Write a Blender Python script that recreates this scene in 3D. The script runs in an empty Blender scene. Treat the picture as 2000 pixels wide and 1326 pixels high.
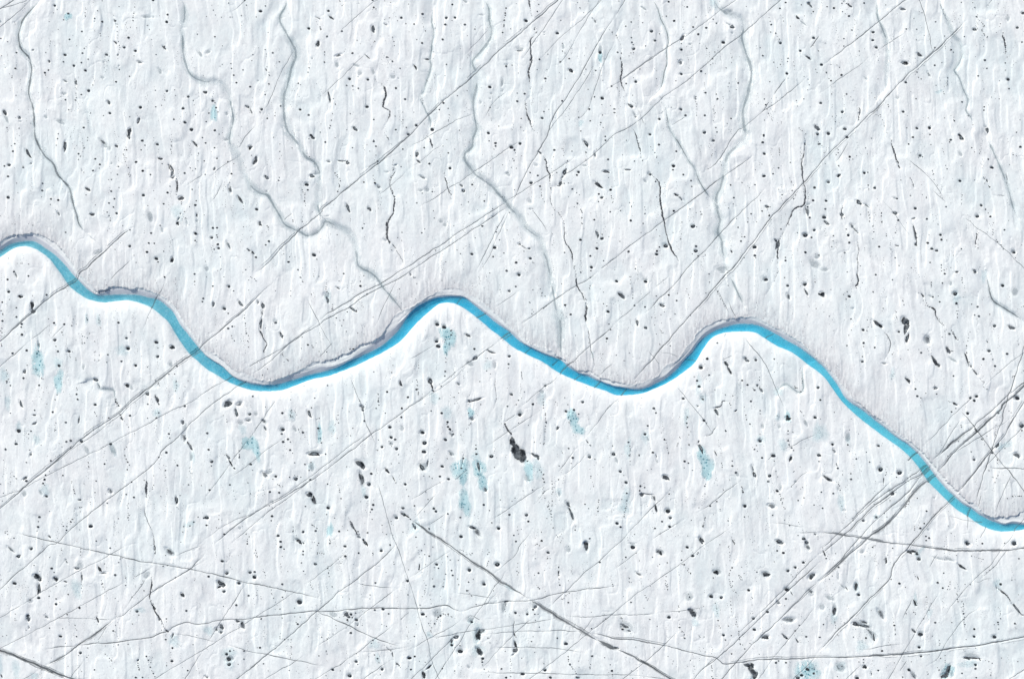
import bpy, math, random
import numpy as np

# ------------------------------------------------------------------ camera, world, sun, exposure
scene = bpy.context.scene
C = scene.collection
CAMH = 400.0                     # a drone looking straight down at a glacier, 200 m of it across the frame
cam_d = bpy.data.cameras.new("camera")
cam = bpy.data.objects.new("camera", cam_d)
C.objects.link(cam)
cam.location = (0, 0, CAMH)
cam.rotation_euler = (0, 0, 0)
cam_d.sensor_width = 36.0
cam_d.sensor_fit = 'HORIZONTAL'
cam_d.lens = 36.0 * CAMH / 200.0
cam_d.clip_start = 1.0
cam_d.clip_end = 20000.0
scene.camera = cam

SUN_EL = math.radians(39)
SUN_AZ = math.radians(-38)       # clockwise from the top of the photograph: light falls from the upper left
world = bpy.data.worlds.new("World")
scene.world = world
world.use_nodes = True
wn = world.node_tree
wn.nodes.clear()
wo = wn.nodes.new('ShaderNodeOutputWorld')
wb = wn.nodes.new('ShaderNodeBackground')
ws = wn.nodes.new('ShaderNodeTexSky')
ws.sky_type = 'NISHITA'
ws.sun_disc = False
ws.sun_elevation = SUN_EL
ws.sun_rotation = SUN_AZ
ws.dust_density = 2.5
ws.air_density = 1.0
ws.ozone_density = 1.0
wb.inputs['Strength'].default_value = 0.10
wn.links.new(ws.outputs[0], wb.inputs[0])
wn.links.new(wb.outputs[0], wo.inputs[0])

sd = bpy.data.lights.new("sun", 'SUN')
sd.energy = 3.2
sd.angle = math.radians(0.6)
sd.color = (1.0, 0.965, 0.91)
sun = bpy.data.objects.new("sun", sd)
C.objects.link(sun)
dx, dy, dz = math.sin(SUN_AZ) * math.cos(SUN_EL), math.cos(SUN_AZ) * math.cos(SUN_EL), math.sin(SUN_EL)
from mathutils import Vector
sun.rotation_euler = Vector((dx, dy, dz)).to_track_quat('Z', 'Y').to_euler()
sun.location = (-60, 80, 120)

scene.view_settings.view_transform = 'Standard'
scene.view_settings.look = 'None'
scene.view_settings.exposure = 0.03
scene.view_settings.gamma = 1.0
scene.view_settings.use_curve_mapping = False
scene.render.resolution_x = 1024
scene.render.resolution_y = 678

rng = random.Random(7)

# ------------------------------------------------------------------ survey of the glacier, traced in tiles 400 x 266
HOLES = r'''T 0 0
D 535 60 13;560 100 5;522 131 5;668 139 11;622 198 7;927 188 8;1000 218 11;802 314 10;680 389 9;1257 374 12;1635 151 11;1627 221 14;825 477 7;807 524 10;1321 501 14;635 539 14;1214 468 13;1523 537 6;1309 551 5;1925 340 6;10 380 9;77 411 6;161 516 9;20 549 5;152 670 10;862 583 7;797 615 9;621 608 8;722 644 13;835 691 14;475 687 9;440 713 11;446 736 6;1165 683 7;1264 748 7;1134 801 10;907 832 6;866 888 16;796 926 8;641 976 8;735 979 7;159 933 5;672 1073 7;1075 1107 13;886 1106 6;1013 1131 5;1370 1050 15;1628 891 13;1517 885 6;1704 880 5;1713 936 5;1608 980 6;1577 1031 5;1835 945 13;1884 982 6;1893 1027 5;1785 1060 14;1905 1121 6;819 1247 11;573 1308 6;1267 1143 6;71 1247 6;190 1253 6;1865 1265 17;1804 1196 14;1495 8 12;998 15 5;955 113 6;1163 72 5;1041 537 14;1066 553 4;1060 594 4;1437 254 6;979 334 5;750 453 4;1276 273 4;1336 280 3;1458 293 5;450 517 6;482 216 4;837 168 4;1307 138 6;1300 178 6;1302 212 4;1520 1045 7;1697 1167 9;1990 900 10
E 1124 210 16 10 40;1131 421 22 9 35;1063 1003 24 13 55;637 793 21 12 30;742 808 30 10 80;1352 1178 28 13 -70;1262 1290 40 20 -75;1365 611 30 13 15;482 604 14 9 60;1600 470 28 7 50;1153 542 12 6 -55;1163 648 9 5 -50;326 493 12 6 -20;52 1100 26 18 60;193 1150 15 12 40
G 590 1189 48 20 25;65 1160 50 16 62;628 917 28 12 0;1430 170 42 16 0;1495 172 14 11 0;1135 240 12 9 60;1003 760 20 16 0;450 1143 18 17 0;1558 695 18 34 -20;1950 530 42 16 55;201 1187 13 9 0;1012 613 9 11 0;55 665 10 8 0;927 217 8 5 0;5 215 12 16 0
S 665 165 38 40 0
C 1315 40,1310 120,1305 210;1140 240,1145 310,1150 370,1120 390;1150 430,1175 460,1165 510,1150 560,1160 610;985 340,985 420;1487 370,1487 460;745 850,745 960;560 290,590 300;85 700,130 775;840 70,835 165;1240 1060,1240 1100;490 400,490 470;1150 390,1160 440
T 400 0
D 235 38 6;392 12 7;408 58 6;593 66 7;545 116 15;360 160 6;504 173 6;20 167 5;1014 283 14;1191 362 11;589 489 6;665 521 10;728 608 8;470 538 6;461 597 5;256 624 6;263 672 7;374 687 7;285 738 9;310 811 10;445 850 11;627 823 9;590 928 7;632 739 6;555 1069 14;540 1097 6;610 1157 8;740 1037 9;930 1071 13;1013 1124 12;1126 1291 6;1440 525 11;1205 113 13;1645 78 10;1666 93 5;1634 6 12;1914 180 13;1878 210 5;1959 237 6;1655 409 6;1336 312 11;1410 773 14;1382 837 8;1440 841 9;1496 866 9;1444 880 4;1167 611 8;1168 513 6;1168 541 5;1017 667 7;1007 710 7;912 817 8;933 830 5;1862 863 12;1950 971 12;1774 563 10;1828 606 8;1902 672 7;1647 1168 8;1418 1112 6;1217 1252 7;1384 1268 5;1861 1267 9;1963 1245 7;1929 1172 6;1929 1098 5;1854 1136 5;1980 1310 14;1035 1320 12;78 985 13;112 1052 10;42 1105 8;131 1095 6;16 1188 7;100 1273 12;141 1310 5;102 1005 5;685 1132 6;687 1100 4;1273 1020 6;1255 966 5;1735 1043 7;172 633 5;151 651 4;174 453 5;101 364 8;250 175 5;269 175 4;165 175 4;10 903 15;1985 47 5;1811 30 4;1580 1043 16;1245 1112 5;1235 1176 6;1588 780 14;618 322 5
E 1108 183 30 7 30;1233 180 30 9 40;1105 435 34 16 -65;1637 290 34 18 75;1303 545 36 12 -18;1465 1258 28 15 35;1215 950 50 11 80;415 1043 20 12 20;452 1085 38 9 62;1130 290 14 6 70;600 685 14 6 60;1585 560 32 5 40;1763 245 20 9 30
G 1480 645 38 12 15;1288 635 18 32 -5;1510 720 22 26 60;1832 752 26 24 0;35 512 30 16 -30;1640 705 14 30 -10;215 1112 18 16 0;520 792 9 9 0;1048 575 10 12 0;1888 768 8 8 0;1495 755 11 8 0
S 90 1110 40 75 0
C 395 15,410 60;1128 245,1130 300;1245 1110,1235 1180,1215 1250;600 650,610 690,630 735;1760 10,1765 60;1820 350,1850 430,1850 470;1780 560,1840 615;1300 0,1360 90;1470 380,1520 440;1490 10,1510 50;85 90,130 200;600 480,600 560;590 880,600 930;1740 200,1800 180,1790 240
T 800 0
D 417 51 10;127 141 12;357 180 15;348 246 12;442 178 13;413 206 5;540 247 12;45 242 9;322 391 11;122 426 12;71 393 6;360 635 7;345 743 4;155 308 6;940 86 8;931 135 8;930 157 7;923 204 8;917 268 4;906 324 8;1257 51 6;1243 119 7;1133 208 16;1437 328 16;1264 584 9;1465 609 9;1553 577 8;1487 429 5;1488 504 6;1512 523 5;1242 684 5;1320 768 12;1325 796 5;1484 987 9;1307 1091 9;1290 1153 14;1120 917 11;1048 991 12;780 852 16;940 652 11;997 640 6;784 1052 7;466 937 6;330 1007 12;290 1074 8;375 1060 6;386 1123 4;381 1176 4;490 848 6;65 1224 13;42 1098 4;868 1233 6;767 1300 15;1083 1243 5;1086 1160 7;1748 1067 11;1875 960 16;1800 947 8;1877 1124 7;1758 1181 8;1860 1198 8;1856 1220 5;1883 1245 5;1665 1280 7;1646 1147 7;1716 679 6;1853 515 16;1965 844 9;1737 875 5;1736 873 4;1880 787 4;1990 1065 8;1990 1100 7;1057 718 4;1238 318 5;1215 292 7;1337 685 4;1513 768 4;563 355 3;560 888 4;985 288 5;635 290 7;1047 912 6;485 1272 6;220 1265 18;1812 690 8;1355 1070 4;1870 1022 5;1955 1033 4
E 57 660 30 9 55;172 582 28 7 5;1569 693 30 14 30;1804 212 26 8 60;1070 503 36 4 0;1185 580 22 7 -55;1605 1 2 2 0
G 900 808 42 15 -82;1070 480 45 20 0;795 917 12 10 0;785 964 12 10 0;692 1000 12 18 0;905 885 10 16 0;325 990 14 9 0;1495 460 14 30 0;940 635 18 10 0;1853 490 22 45 0;540 20 26 12 30;700 150 26 8 0;1310 320 12 8 0;1312 342 9 6 0
S 1855 560 25 45 0;1665 1200 22 32 0
C 240 230,240 290;1165 10,1180 120;1215 250,1225 350;1170 480,1190 560;1170 600,1160 700;1165 700,1175 880;1135 1000,1140 1090;1150 1115,1210 1290;1620 10,1690 130;1770 160,1810 230;170 780,150 820;1190 560,1160 640;210 520,250 500;110 930,140 1030;925 160,920 270;1470 200,1490 240;1330 540,1350 530;1240 280,1210 400;1060 290,1100 310;940 1960,941 1961;480 670,510 680;1060 1150,1060 1180;1225 720,1210 740;600 130,610 160;1950 290,1985 350
T 1200 0
D 527 22 10;707 75 9;793 174 6;893 276 12;814 340 12;829 428 4;898 476 7;977 511 6;955 577 8;843 697 12;650 725 14;650 488 13;650 430 6;360 310 15;394 399 13;302 453 7;438 333 6;274 227 6;163 220 7;110 260 7;165 372 8;170 417 10;182 440 7;187 480 15;185 517 5;30 514 9;207 799 15;114 818 8;247 677 6;597 792 6;408 770 4;647 1068 14;692 1126 12;878 1127 11;437 1162 13;346 1311 13;551 1050 5;885 908 10;990 921 7;1001 967 10;980 1102 5;986 1246 7;997 1289 8;875 1293 16;1135 1156 9;1096 1206 5;1117 815 6;1105 848 4;1117 892 4;1203 812 9;1185 877 5;1060 417 16;1443 547 10;1418 470 6;1510 801 6;1143 567 5;1139 613 4;1084 665 4;1457 969 7;1470 1025 9;1677 720 14;1689 573 8;1684 603 6;1614 632 6;1550 611 6;1587 661 4;1807 500 13;1614 424 14;1936 375 15;1710 262 5;1567 331 8;1520 318 6;1523 247 8;1664 32 9;1609 88 9;1935 119 7;1818 53 6;1958 679 5;1971 710 5;1895 831 6;1842 968 6;1878 880 3;1452 1318 12;1975 1308 14;5 1067 6;5 1100 6;25 857 5;177 933 5;765 270 10;960 193 7;1848 162 4;580 208 12;505 163 7;42 17 5;1090 667 4;1496 1107 5;1460 1174 5;1282 70 4;992 232 8;1484 1068 5;885 722 4;1985 500 6;1845 750 4
E 660 375 38 13 -62;645 612 24 20 -60;1145 265 26 16 40;1970 1250 34 18 50;1885 566 38 9 30;788 962 20 10 70;157 1035 32 12 25;1905 55 28 10 55;1780 178 28 9 45;205 1138 16 12 60;1890 38 18 12 0;40 1 1 1 0
G 1105 235 28 12 30;1145 325 14 12 0;1835 230 48 9 35;735 437 14 10 0;1120 110 30 16 0;290 90 30 10 30;190 1108 14 20 -40;1690 770 6 6 0;1885 780 8 9 0;265 75 10 8 0
S 960 20 40 70 -30
C 1512 150,1510 190,1525 250;1560 330,1600 380,1610 430;1620 150,1640 220;795 910,790 950,800 1060,795 1140;985 1000,960 1060,975 1130,960 1180;880 130,895 170;1905 60,1940 130;1580 930,1580 990;1495 1100,1550 1190;20 860,55 930;670 220,670 330;140 560,180 470;190 750,210 830;1740 600,1750 690;1780 1240,1850 1310;1770 950,1780 1040;1140 500,1145 600;1170 750,1200 810;1445 920,1460 970;920 640,960 620;620 560,605 610
T 1600 0
D 434 36 9;142 83 12;73 72 7;219 40 7;286 163 12;315 299 8;237 383 8;236 455 7;56 426 4;20 634 14;214 735 12;68 709 7;113 790 9;93 771 5;119 920 5;264 920 9;12 1007 13;222 1092 15;247 1258 16;87 1303 17;523 318 14;519 396 13;553 466 15;1130 218 8;844 289 8;947 290 7;1410 363 7;1282 489 9;1124 468 8;1122 640 10;949 707 7;840 806 13;990 773 6;940 965 8;814 1092 13;948 1252 13;1070 1248 16;1075 1313 8;1527 169 9;1924 275 13;1970 416 8;1610 591 12;1630 670 8;1544 744 9;1836 776 17;1845 868 9;1605 1044 7;1602 1076 8;1312 1181 8;1217 1153 5;1364 1318 13;1380 30 6;1492 33 5;1511 78 6;1916 1292 7;1750 967 5;1810 688 5;1811 617 7;1600 872 4;1635 363 5;1593 267 5;1578 299 5;1811 1 1;1720 323 4;1020 350 4;1192 614 5;1019 640 4;1057 1153 4;1136 835 5;569 774 4;573 593 3;1950 1172 4;1752 790 4;998 130 4;943 393 4;850 1248 6;223 120 6;1305 512 5;1814 510 7;1813 490 6;1812 470 7;1251 762 7;1245 824 6;1308 513 4;1218 357 6;965 757 5;1675 950 4;920 185 5;645 55 5;995 5 6;1390 995 10;1600 455 3;1980 1 2
E 293 62 28 9 38;810 96 27 12 15;973 539 34 13 28;1068 728 32 10 62;1510 292 20 14 10;1636 1270 30 14 68;837 622 34 15 5;385 1105 14 7 -65;1978 135 18 12 20
G 762 955 16 15 0;1835 185 18 30 0;450 765 12 26 -40;820 610 42 16 0;1618 1230 16 14 0;240 10 22 8 50
S 1165 895 40 14 -20
C 210 0,280 50;215 40,205 80,225 120,290 160;365 340,365 450;385 480,385 550;75 710,80 770;90 630,180 640,220 700;1190 60,1220 170;1360 140,1365 240;1510 60,1550 200,1640 290;1540 230,1630 380;1755 210,1755 270;1785 300,1800 420,1815 520,1840 570;1250 760,1240 830,1190 870;890 870,900 930;650 990,690 1060,690 1110;550 1120,610 1150,630 1230,655 1320;370 1040,390 1100,380 1180;300 920,330 980;1440 1100,1490 1180,1495 1250;1270 1130,1310 1130,1310 1180;505 900,550 970;120 1130,140 1190;1530 170,1550 200;540 1120,600 1120;315 300,350 280;1200 870,1215 930
T 0 266
D 148 77 9;130 150 10;114 97 5;93 283 15;49 295 9;84 395 11;418 462 9;415 533 11;85 599 16;501 614 10;572 625 12;494 668 5;642 937 8;565 28 7;553 93 6;858 17 5;855 45 5;826 118 5;769 175 9;788 199 6;768 230 6;932 225 10;976 278 10;970 316 5;910 338 10;1158 299 7;1147 375 7;1257 374 6;1088 539 10;1118 613 9;1065 654 10;1109 693 9;1138 753 13;1048 742 7;1065 776 6;1076 800 5;1077 822 6;931 671 5;843 575 5;1090 425 6;1062 427 4;1162 503 5;1329 254 13;1393 341 13;1469 377 8;1399 577 15;1634 552 12;1597 661 9;1658 491 6;1534 82 15;1389 47 13;1414 92 7;1377 136 7;1580 270 6;1237 138 8;1205 180 6;1232 216 5;1800 363 11;1873 521 7;1906 321 7;1913 630 7;1905 673 12;1475 945 11;1452 1042 10;1505 1045 8;1434 1130 13;1524 1193 17;1540 1225 7;1597 1122 7;1907 949 16;1903 1018 9;1918 1031 4;1769 663 6;1768 643 6;1563 871 8;1267 1072 14;1310 1162 4;1330 1231 5;1125 1105 5;1200 873 5;283 1246 6;220 1241 5;85 1190 4;165 460 5;178 552 4;1443 679 5;1848 689 5;1270 915 8;230 307 9;6 777 5;820 355 5;1973 18 8;1990 243 7;1500 533 4;1930 243 4;1990 770 5;140 1320 9
E 275 170 48 14 58;637 100 55 13 -85;1005 60 46 13 40;1140 100 16 12 40;1900 78 34 12 45;1563 223 24 11 15;573 755 24 12 60;860 522 26 13 35;902 765 24 14 10;1765 605 28 20 0;1683 405 22 18 0;1680 360 34 10 -75;1732 852 22 12 80;1742 805 18 7 -60;1760 758 12 7 -60;1258 12 24 12 60;1678 1205 30 14 -85;1918 773 18 8 80;1670 308 36 10 50;305 270 14 8 -40
G 1463 785 30 54 -12;1580 913 16 26 -10;960 1130 46 18 -25;1920 827 12 14 0;1028 95 24 24 0;1065 120 22 26 0;800 335 16 9 70;1090 270 10 10 0;1820 840 10 30 -10
C 1640 280,1690 370;1715 400,1725 440,1718 580;1240 90,1205 180,1230 260,1280 410;1940 120,1930 240;1840 290,1880 340;1750 160,1770 200;410 560,415 610;1800 730,1840 870;210 310,235 290;90 850,130 860,210 855;280 855,330 870;1670 30,1670 210;820 40,810 230;170 1240,220 1240
S 1730 740 60 70 0
T 400 266
D 10 69 9;97 116 8;121 220 8;225 250 7;283 271 5;262 369 10;5 375 7;243 454 5;456 190 5;1175 62 10;732 152 6;851 118 5;505 713 15;80 894 12;120 894 10;68 989 14;117 964 7;123 985 7;128 1054 13;93 1102 8;137 1093 13;625 1024 12;595 1060 8;618 888 6;971 635 8;992 472 20;1003 525 9;974 570 5;1268 362 7;1290 378 5;1293 400 5;1316 415 5;1320 438 6;1313 487 6;1308 497 4;1295 540 8;1667 102 9;1646 54 10;1440 117 7;1667 189 5;1682 246 9;1680 268 6;1928 129 8;1911 299 6;1549 450 9;1658 458 11;1536 897 9;1289 960 5;1920 938 6;1917 1017 4;1878 989 5;1064 1157 19;1092 1200 6;826 1177 5;816 1225 12;908 1301 9;401 1301 6;160 1291 5;128 1309 4;500 1180 11;951 832 5;952 526 4;956 545 4;770 1148 4;1555 855 4;1820 1110 5;378 885 4;450 985 4;153 1178 5;727 404 6;719 433 8;1016 30 5;671 15 5;1607 150 4;8 1220 4;1640 385 4;733 80 4;1270 20 4;1580 90 4
E 97 321 16 10 -50;445 112 20 20 60;495 240 42 18 -65;247 520 42 17 78;345 620 44 14 52;602 405 26 14 30;1050 14 28 14 35;1208 250 20 13 10;1390 262 24 14 50;1330 245 36 6 5;1393 700 44 14 68;1690 495 30 14 35;1800 1035 14 8 60;1845 1075 30 4 50;538 855 22 15 70;232 1065 44 15 68;470 1135 24 7 50;1045 388 26 16 0;1605 710 24 14 50;1860 285 18 7 -20;430 1108 20 6 40
G 20 1290 20 28 -10;205 35 28 14 0;1190 780 24 6 -10;1085 360 34 18 0;600 540 14 12 0;130 1090 14 16 0;1770 350 24 10 0;1755 1010 22 14 20
C 715 120,735 180,780 220;730 380,715 440;970 550,975 640,980 720;1270 360,1320 440,1295 540;1840 210,1820 340,1860 300;1830 330,1850 380;410 1100,500 1180;1000 170,1050 250,1080 290;1820 250,1840 340;1550 850,1530 880;1030 370,1020 350;850 790,860 850;370 650,375 720;1780 0,1815 100;1410 250,1380 230;1650 400,1650 450;140 1310,170 1290;950 820,955 840;620 880,600 870
T 800 266
D 142 115 9;378 167 8;192 270 11;774 51 7;836 72 13;838 100 10;821 131 5;1075 75 14;801 200 4;905 282 4;393 314 15;609 472 10;221 541 7;123 558 5;573 643 6;727 633 8;736 573 5;71 652 7;232 728 5;580 757 5;663 721 4;119 942 8;147 905 5;431 874 5;708 876 10;809 708 5;853 886 5;844 933 7;949 917 5;639 992 5;876 1010 6;813 1174 9;918 1139 6;1037 1231 13;945 1311 12;353 1224 5;462 1110 5;990 110 20;1022 137 11;1017 238 5;991 307 4;1039 316 4;1020 524 5;973 744 6;1173 357 8;1248 385 10;1182 456 16;1408 139 12;1400 206 5;1432 357 6;1580 149 6;1268 490 10;1643 352 14;1629 382 11;1717 161 7;1820 131 4;1931 229 11;1907 44 9;1905 6 8;1626 553 5;1652 573 4;1633 657 9;1666 716 6;1679 747 5;1678 798 5;1675 850 6;1548 594 4;1602 691 4;1583 517 10;1663 1010 14;1823 1094 14;1758 1168 11;1769 1277 15;1764 1310 7;1873 957 7;1872 997 16;1796 815 9;1953 739 8;1956 524 13;1868 600 15;1842 566 10;1838 639 7;1964 604 5;1973 647 5;1887 1213 7;1508 1134 7;1200 1231 5;1175 1190 14;606 1148 14;1113 1122 5;255 1110 5;827 1085 17;1374 505 6;1375 518 5;1545 460 5;1505 462 7;1823 1042 4;1484 124 4;1490 1320 1;1665 1322 5;1937 405 4;325 100 5;363 38 4;1940 980 3;580 60 4;495 1145 6;440 130 3;1090 195 4;1030 165 4
E 73 180 30 14 -88;88 250 26 9 42;125 403 36 13 25;505 483 18 10 40;525 535 16 14 50;1718 72 42 14 50;1803 182 30 13 85;1912 348 34 13 3;1840 480 58 13 38;1828 955 34 14 75;1070 1052 18 12 20;1110 1080 46 6 32;1510 355 30 16 -60;1468 462 26 11 -70;1270 165 22 8 35;1490 400 26 6 -50;1165 1095 12 8 0;720 1 1 1 0
G 168 522 26 22 0;108 530 22 14 0;305 830 22 18 20;343 865 20 18 20;1170 633 22 26 -30;1228 280 24 16 20;808 783 12 9 0;1175 712 18 9 0;960 375 26 16 20;1705 290 24 9 0;950 360 20 12 -30;520 540 10 20 -20
C 190 10,220 120;345 360,370 490;400 520,405 570,395 630;1300 200,1345 320;1365 390,1370 470;1670 690,1680 860;1500 830,1515 1030;1580 1190,1610 1290;990 190,1020 250;710 180,700 200;560 980,565 1020;490 1120,560 1070;1540 220,1520 330;1480 400,1470 440;1840 420,1830 460;1960 550,1980 650;1280 510,1290 600,1310 640;1470 0,1475 1;1180 690,1220 750;1490 180,1510 200;500 660,520 680;1810 430,1860 470;250 780,245 800;1800 450,1830 470;830 550,930 600
T 1200 266
D 432 85 12;603 148 10;963 45 13;744 435 9;751 492 7;669 377 10;574 292 17;568 330 9;193 246 7;116 43 5;79 185 4;348 376 13;392 164 6;1443 64 13;1458 173 14;1452 2 9;1436 275 5;1455 390 15;1542 369 9;1597 311 9;1711 259 6;1604 121 5;1603 137 4;1605 185 3;1367 476 7;1241 454 6;1160 601 9;1130 478 9;1630 572 8;1728 532 7;1744 612 7;1763 575 4;1934 627 12;1948 502 13;1899 795 11;1419 628 6;1436 731 8;1505 776 9;1329 757 9;1298 799 5;1295 838 7;1202 889 8;1187 803 5;1383 836 4;1240 980 6;1265 981 9;1231 1023 10;1363 1080 20;1365 1163 13;1375 1187 5;1262 1182 6;1620 905 8;1664 1182 8;1664 1212 11;1780 941 6;1943 915 15;1857 965 22;1918 988 10;1857 1132 12;763 879 20;799 884 5;734 712 6;577 729 12;794 748 5;851 762 6;643 1003 6;570 940 5;793 1073 12;790 1118 18;812 1166 7;757 1147 4;498 1070 22;437 1081 8;413 1119 11;410 1151 15;278 852 7;157 823 13;58 727 7;148 650 5;164 691 5;295 758 6;410 595 4;52 1026 6;202 1291 7;379 1247 4;137 1125 12;1987 80 10;258 940 4;1990 1160 8;1489 690 12;1513 690 5;1110 702 5;1155 662 4;407 912 4;1595 520 4;1371 330 3;400 445 8;118 330 1;1490 1330 1;1985 60 3;655 840 5;885 1160 5;1000 780 1;440 975 5;1880 690 8
E 128 331 30 8 3;600 575 22 11 20;640 605 36 11 45;545 1070 34 8 62;1590 1060 44 18 -85;1570 1015 16 12 30;1877 735 26 44 -15;1480 688 16 12 0;1855 80 14 6 75;1140 1125 16 7 50;1860 680 10 4 0;250 130 20 5 75
G 1945 1240 60 40 40;295 435 24 14 50;1860 960 34 22 0;1975 1170 30 24 -20;950 45 20 18 0;1885 660 26 14 0;500 1060 30 22 0;1055 1290 70 30 0;340 370 26 16 20
C 180 90,180 100;355 100,410 200,430 270;370 380,400 440;290 690,300 760;830 730,860 800;150 650,165 690;1605 120,1605 190;1850 20,1860 90;1700 400,1740 490;1835 490,1845 550;1700 830,1690 870;1745 560,1765 590;1480 680,1500 750,1520 790;1890 700,1880 760;250 190,290 260;440 560,450 640,460 720;1290 480,1320 520;860 680,850 720;1030 240,1040 290;230 40,260 180;120 1090,150 1140;950 150,960 230;200 1200,205 1260;1580 1100,1590 1250
T 1600 266
D 268 12 14;5 78 9;24 94 4;44 165 4;295 203 12;325 227 5;293 233 5;437 359 14;471 354 7;473 479 6;480 512 5;480 527 4;538 505 14;90 449 14;65 631 14;57 710 11;47 790 20;261 907 6;280 965 14;290 1037 12;135 971 7;132 1022 5;120 1077 6;248 1134 8;400 763 5;602 753 6;600 780 6;607 838 7;487 830 6;487 800 4;484 766 4;737 940 6;736 1042 1;765 820 12;581 1077 11;738 1185 7;773 1260 6;893 1282 5;697 1102 5;932 705 14;1045 808 11;885 580 6;792 430 5;980 190 13;1004 203 6;965 209 5;867 80 9;908 14 11;1278 38 12;1266 60 8;1240 322 7;1228 287 4;1377 293 5;1367 437 15;1510 430 5;1655 498 8;1680 307 15;1644 226 9;1558 170 5;1482 115 7;1955 107 13;1883 184 6;1916 196 5;1573 675 14;1616 714 8;1643 750 5;1662 785 11;1535 783 16;1798 914 9;1840 824 4;1893 1132 16;1907 1185 5;1683 960 5;1380 1098 7;1177 962 14;1187 1009 12;1052 1041 13;1092 1097 14;1140 1115 14;1153 860 5;1075 1231 8;1184 1256 7;1184 1281 5;1187 1313 5;1210 1304 5;1277 1281 5;1113 426 4;1145 481 5;1773 1080 5;1783 1102 4;1735 1028 4;1767 1060 4;1040 604 5;1230 690 8;754 610 9;519 879 6;530 933 5;398 1263 5;270 1322 6;507 24 6;1065 960 4;520 1000 3;1302 1162 4;1850 280 3;185 290 7;183 135 5;183 165 6;163 185 5;57 270 4;650 955 4;1020 800 1;370 1200 3;1110 370 5;1510 157 4
E 190 387 22 13 -20;383 648 38 16 30;465 680 32 10 35;735 752 28 13 12;918 803 18 7 -15;218 768 20 14 30;315 875 26 18 60;350 915 38 10 42;930 950 70 10 80;938 1058 16 11 60;1380 20 30 16 50;1605 420 14 7 40;1630 437 14 7 60;70 847 30 14 35;755 1068 20 6 15;755 240 26 7 65;775 300 20 6 60;1510 1315 24 12 30;1335 1322 18 8 0
G 1370 175 20 28 -30;735 605 26 10 20;85 445 20 16 0;980 190 24 20 0;1530 775 20 22 0;1885 1118 20 22 0;50 1300 40 16 0
C 690 20,720 130,735 200;745 230,770 300,795 320;885 410,925 500;1590 370,1610 430;1605 460,1655 500;1580 270,1590 340;980 560,1050 600;1190 120,1215 190;1075 50,1080 120;455 110,460 180;520 880,530 940;685 1030,690 1060;905 870,925 960,950 1030;1690 840,1685 960;1720 1000,1790 1110;1880 150,1880 185;1200 1290,1220 1310;1225 280,1245 330;1530 930,1530 1060;1835 480,1840 530;600 740,605 840;230 780,235 830;480 740,490 830;1385 560,1380 680;475 470,480 530;1230 1010,1240 1040;650 950,655 975;290 240,300 270;1090 320,1110 430;380 940,385 980;1540 1060,1550 1110;170 120,175 190;190 290,200 350
T 0 532
D 80 71 11;282 36 9;90 190 13;458 219 12;28 291 9;98 264 5;164 344 8;16 373 6;32 410 6;163 434 10;29 473 11;215 503 13;211 532 8;218 605 13;25 548 4;25 586 6;15 614 5;15 662 5;22 717 6;530 492 11;477 453 5;629 505 11;704 518 7;717 457 4;608 583 7;538 657 15;550 720 6;568 768 11;264 760 13;127 787 12;675 768 15;706 770 5;853 463 6;967 490 4;984 543 4;978 476 4;1156 489 12;1275 583 6;1231 638 12;1248 740 18;1185 865 11;1322 905 16;1053 800 8;970 806 5;966 857 5;1042 875 6;925 858 4;930 770 3;804 691 6;828 687 6;925 672 5;1523 680 18;1536 819 14;1727 914 9;1606 47 9;1897 16 10;1898 90 7;1898 120 5;1703 988 6;1640 990 4;1545 1075 5;1555 1100 4;1436 1184 16;1441 1282 9;1802 1299 12;1797 1110 4;1833 1053 4;1752 1222 4;1125 1261 8;1155 1300 6;929 1286 14;760 1235 10;750 1185 10;755 1140 5;750 1122 4;540 1237 6;385 1098 10;233 1028 12;69 1060 9;70 1076 6;105 1100 8;75 985 4;65 950 5;580 908 14;688 827 4;741 835 4;741 855 4;323 228 4;476 545 2;745 505 4;1980 255 10;1973 285 9;1975 245 1;560 1190 6;410 1030 6;460 1280 5;1440 920 5;1205 1010 1
E 158 22 34 11 65;205 237 24 14 -5;318 320 38 18 -80;325 380 26 18 25;380 703 34 12 85;243 965 22 12 -60;210 1280 40 11 65;935 1045 24 16 20;965 1105 26 7 60;1680 729 26 18 25;1240 1100 24 16 20;1532 1235 40 14 72;1548 1280 14 6 70;1445 1170 10 8 -50
G 1665 893 22 28 10;1270 1115 40 20 35;1235 640 18 18 0;815 925 12 28 15;1245 735 24 22 0;545 515 12 12 0;235 760 2 2 0;90 185 20 22 0
S 375 870 62 165 -12;575 1060 40 130 0;1715 1100 30 70 0;960 470 22 60 0;845 450 18 50 0;1190 760 50 60 0;40 1000 40 70 0;80 1270 30 60 0;570 880 45 50 0
C 380 750,360 790,320 860,345 920,360 960;275 880,265 910;70 950,80 1060;840 400,855 470;975 410,965 490,985 550;800 620,800 690;930 770,925 860;1540 1070,1550 1100;1125 1220,1150 1320;1450 420,1440 460;20 370,30 410;20 540,20 720;590 960,600 1080;580 780,580 820;610 600,630 630;740 830,740 860;800 600,850 640,880 580;1695 960,1650 990;1520 1050,1545 1100;1720 1040,1715 1180;680 780,690 830;380 1000,420 1040;1540 700,1540 740
T 400 532
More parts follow.
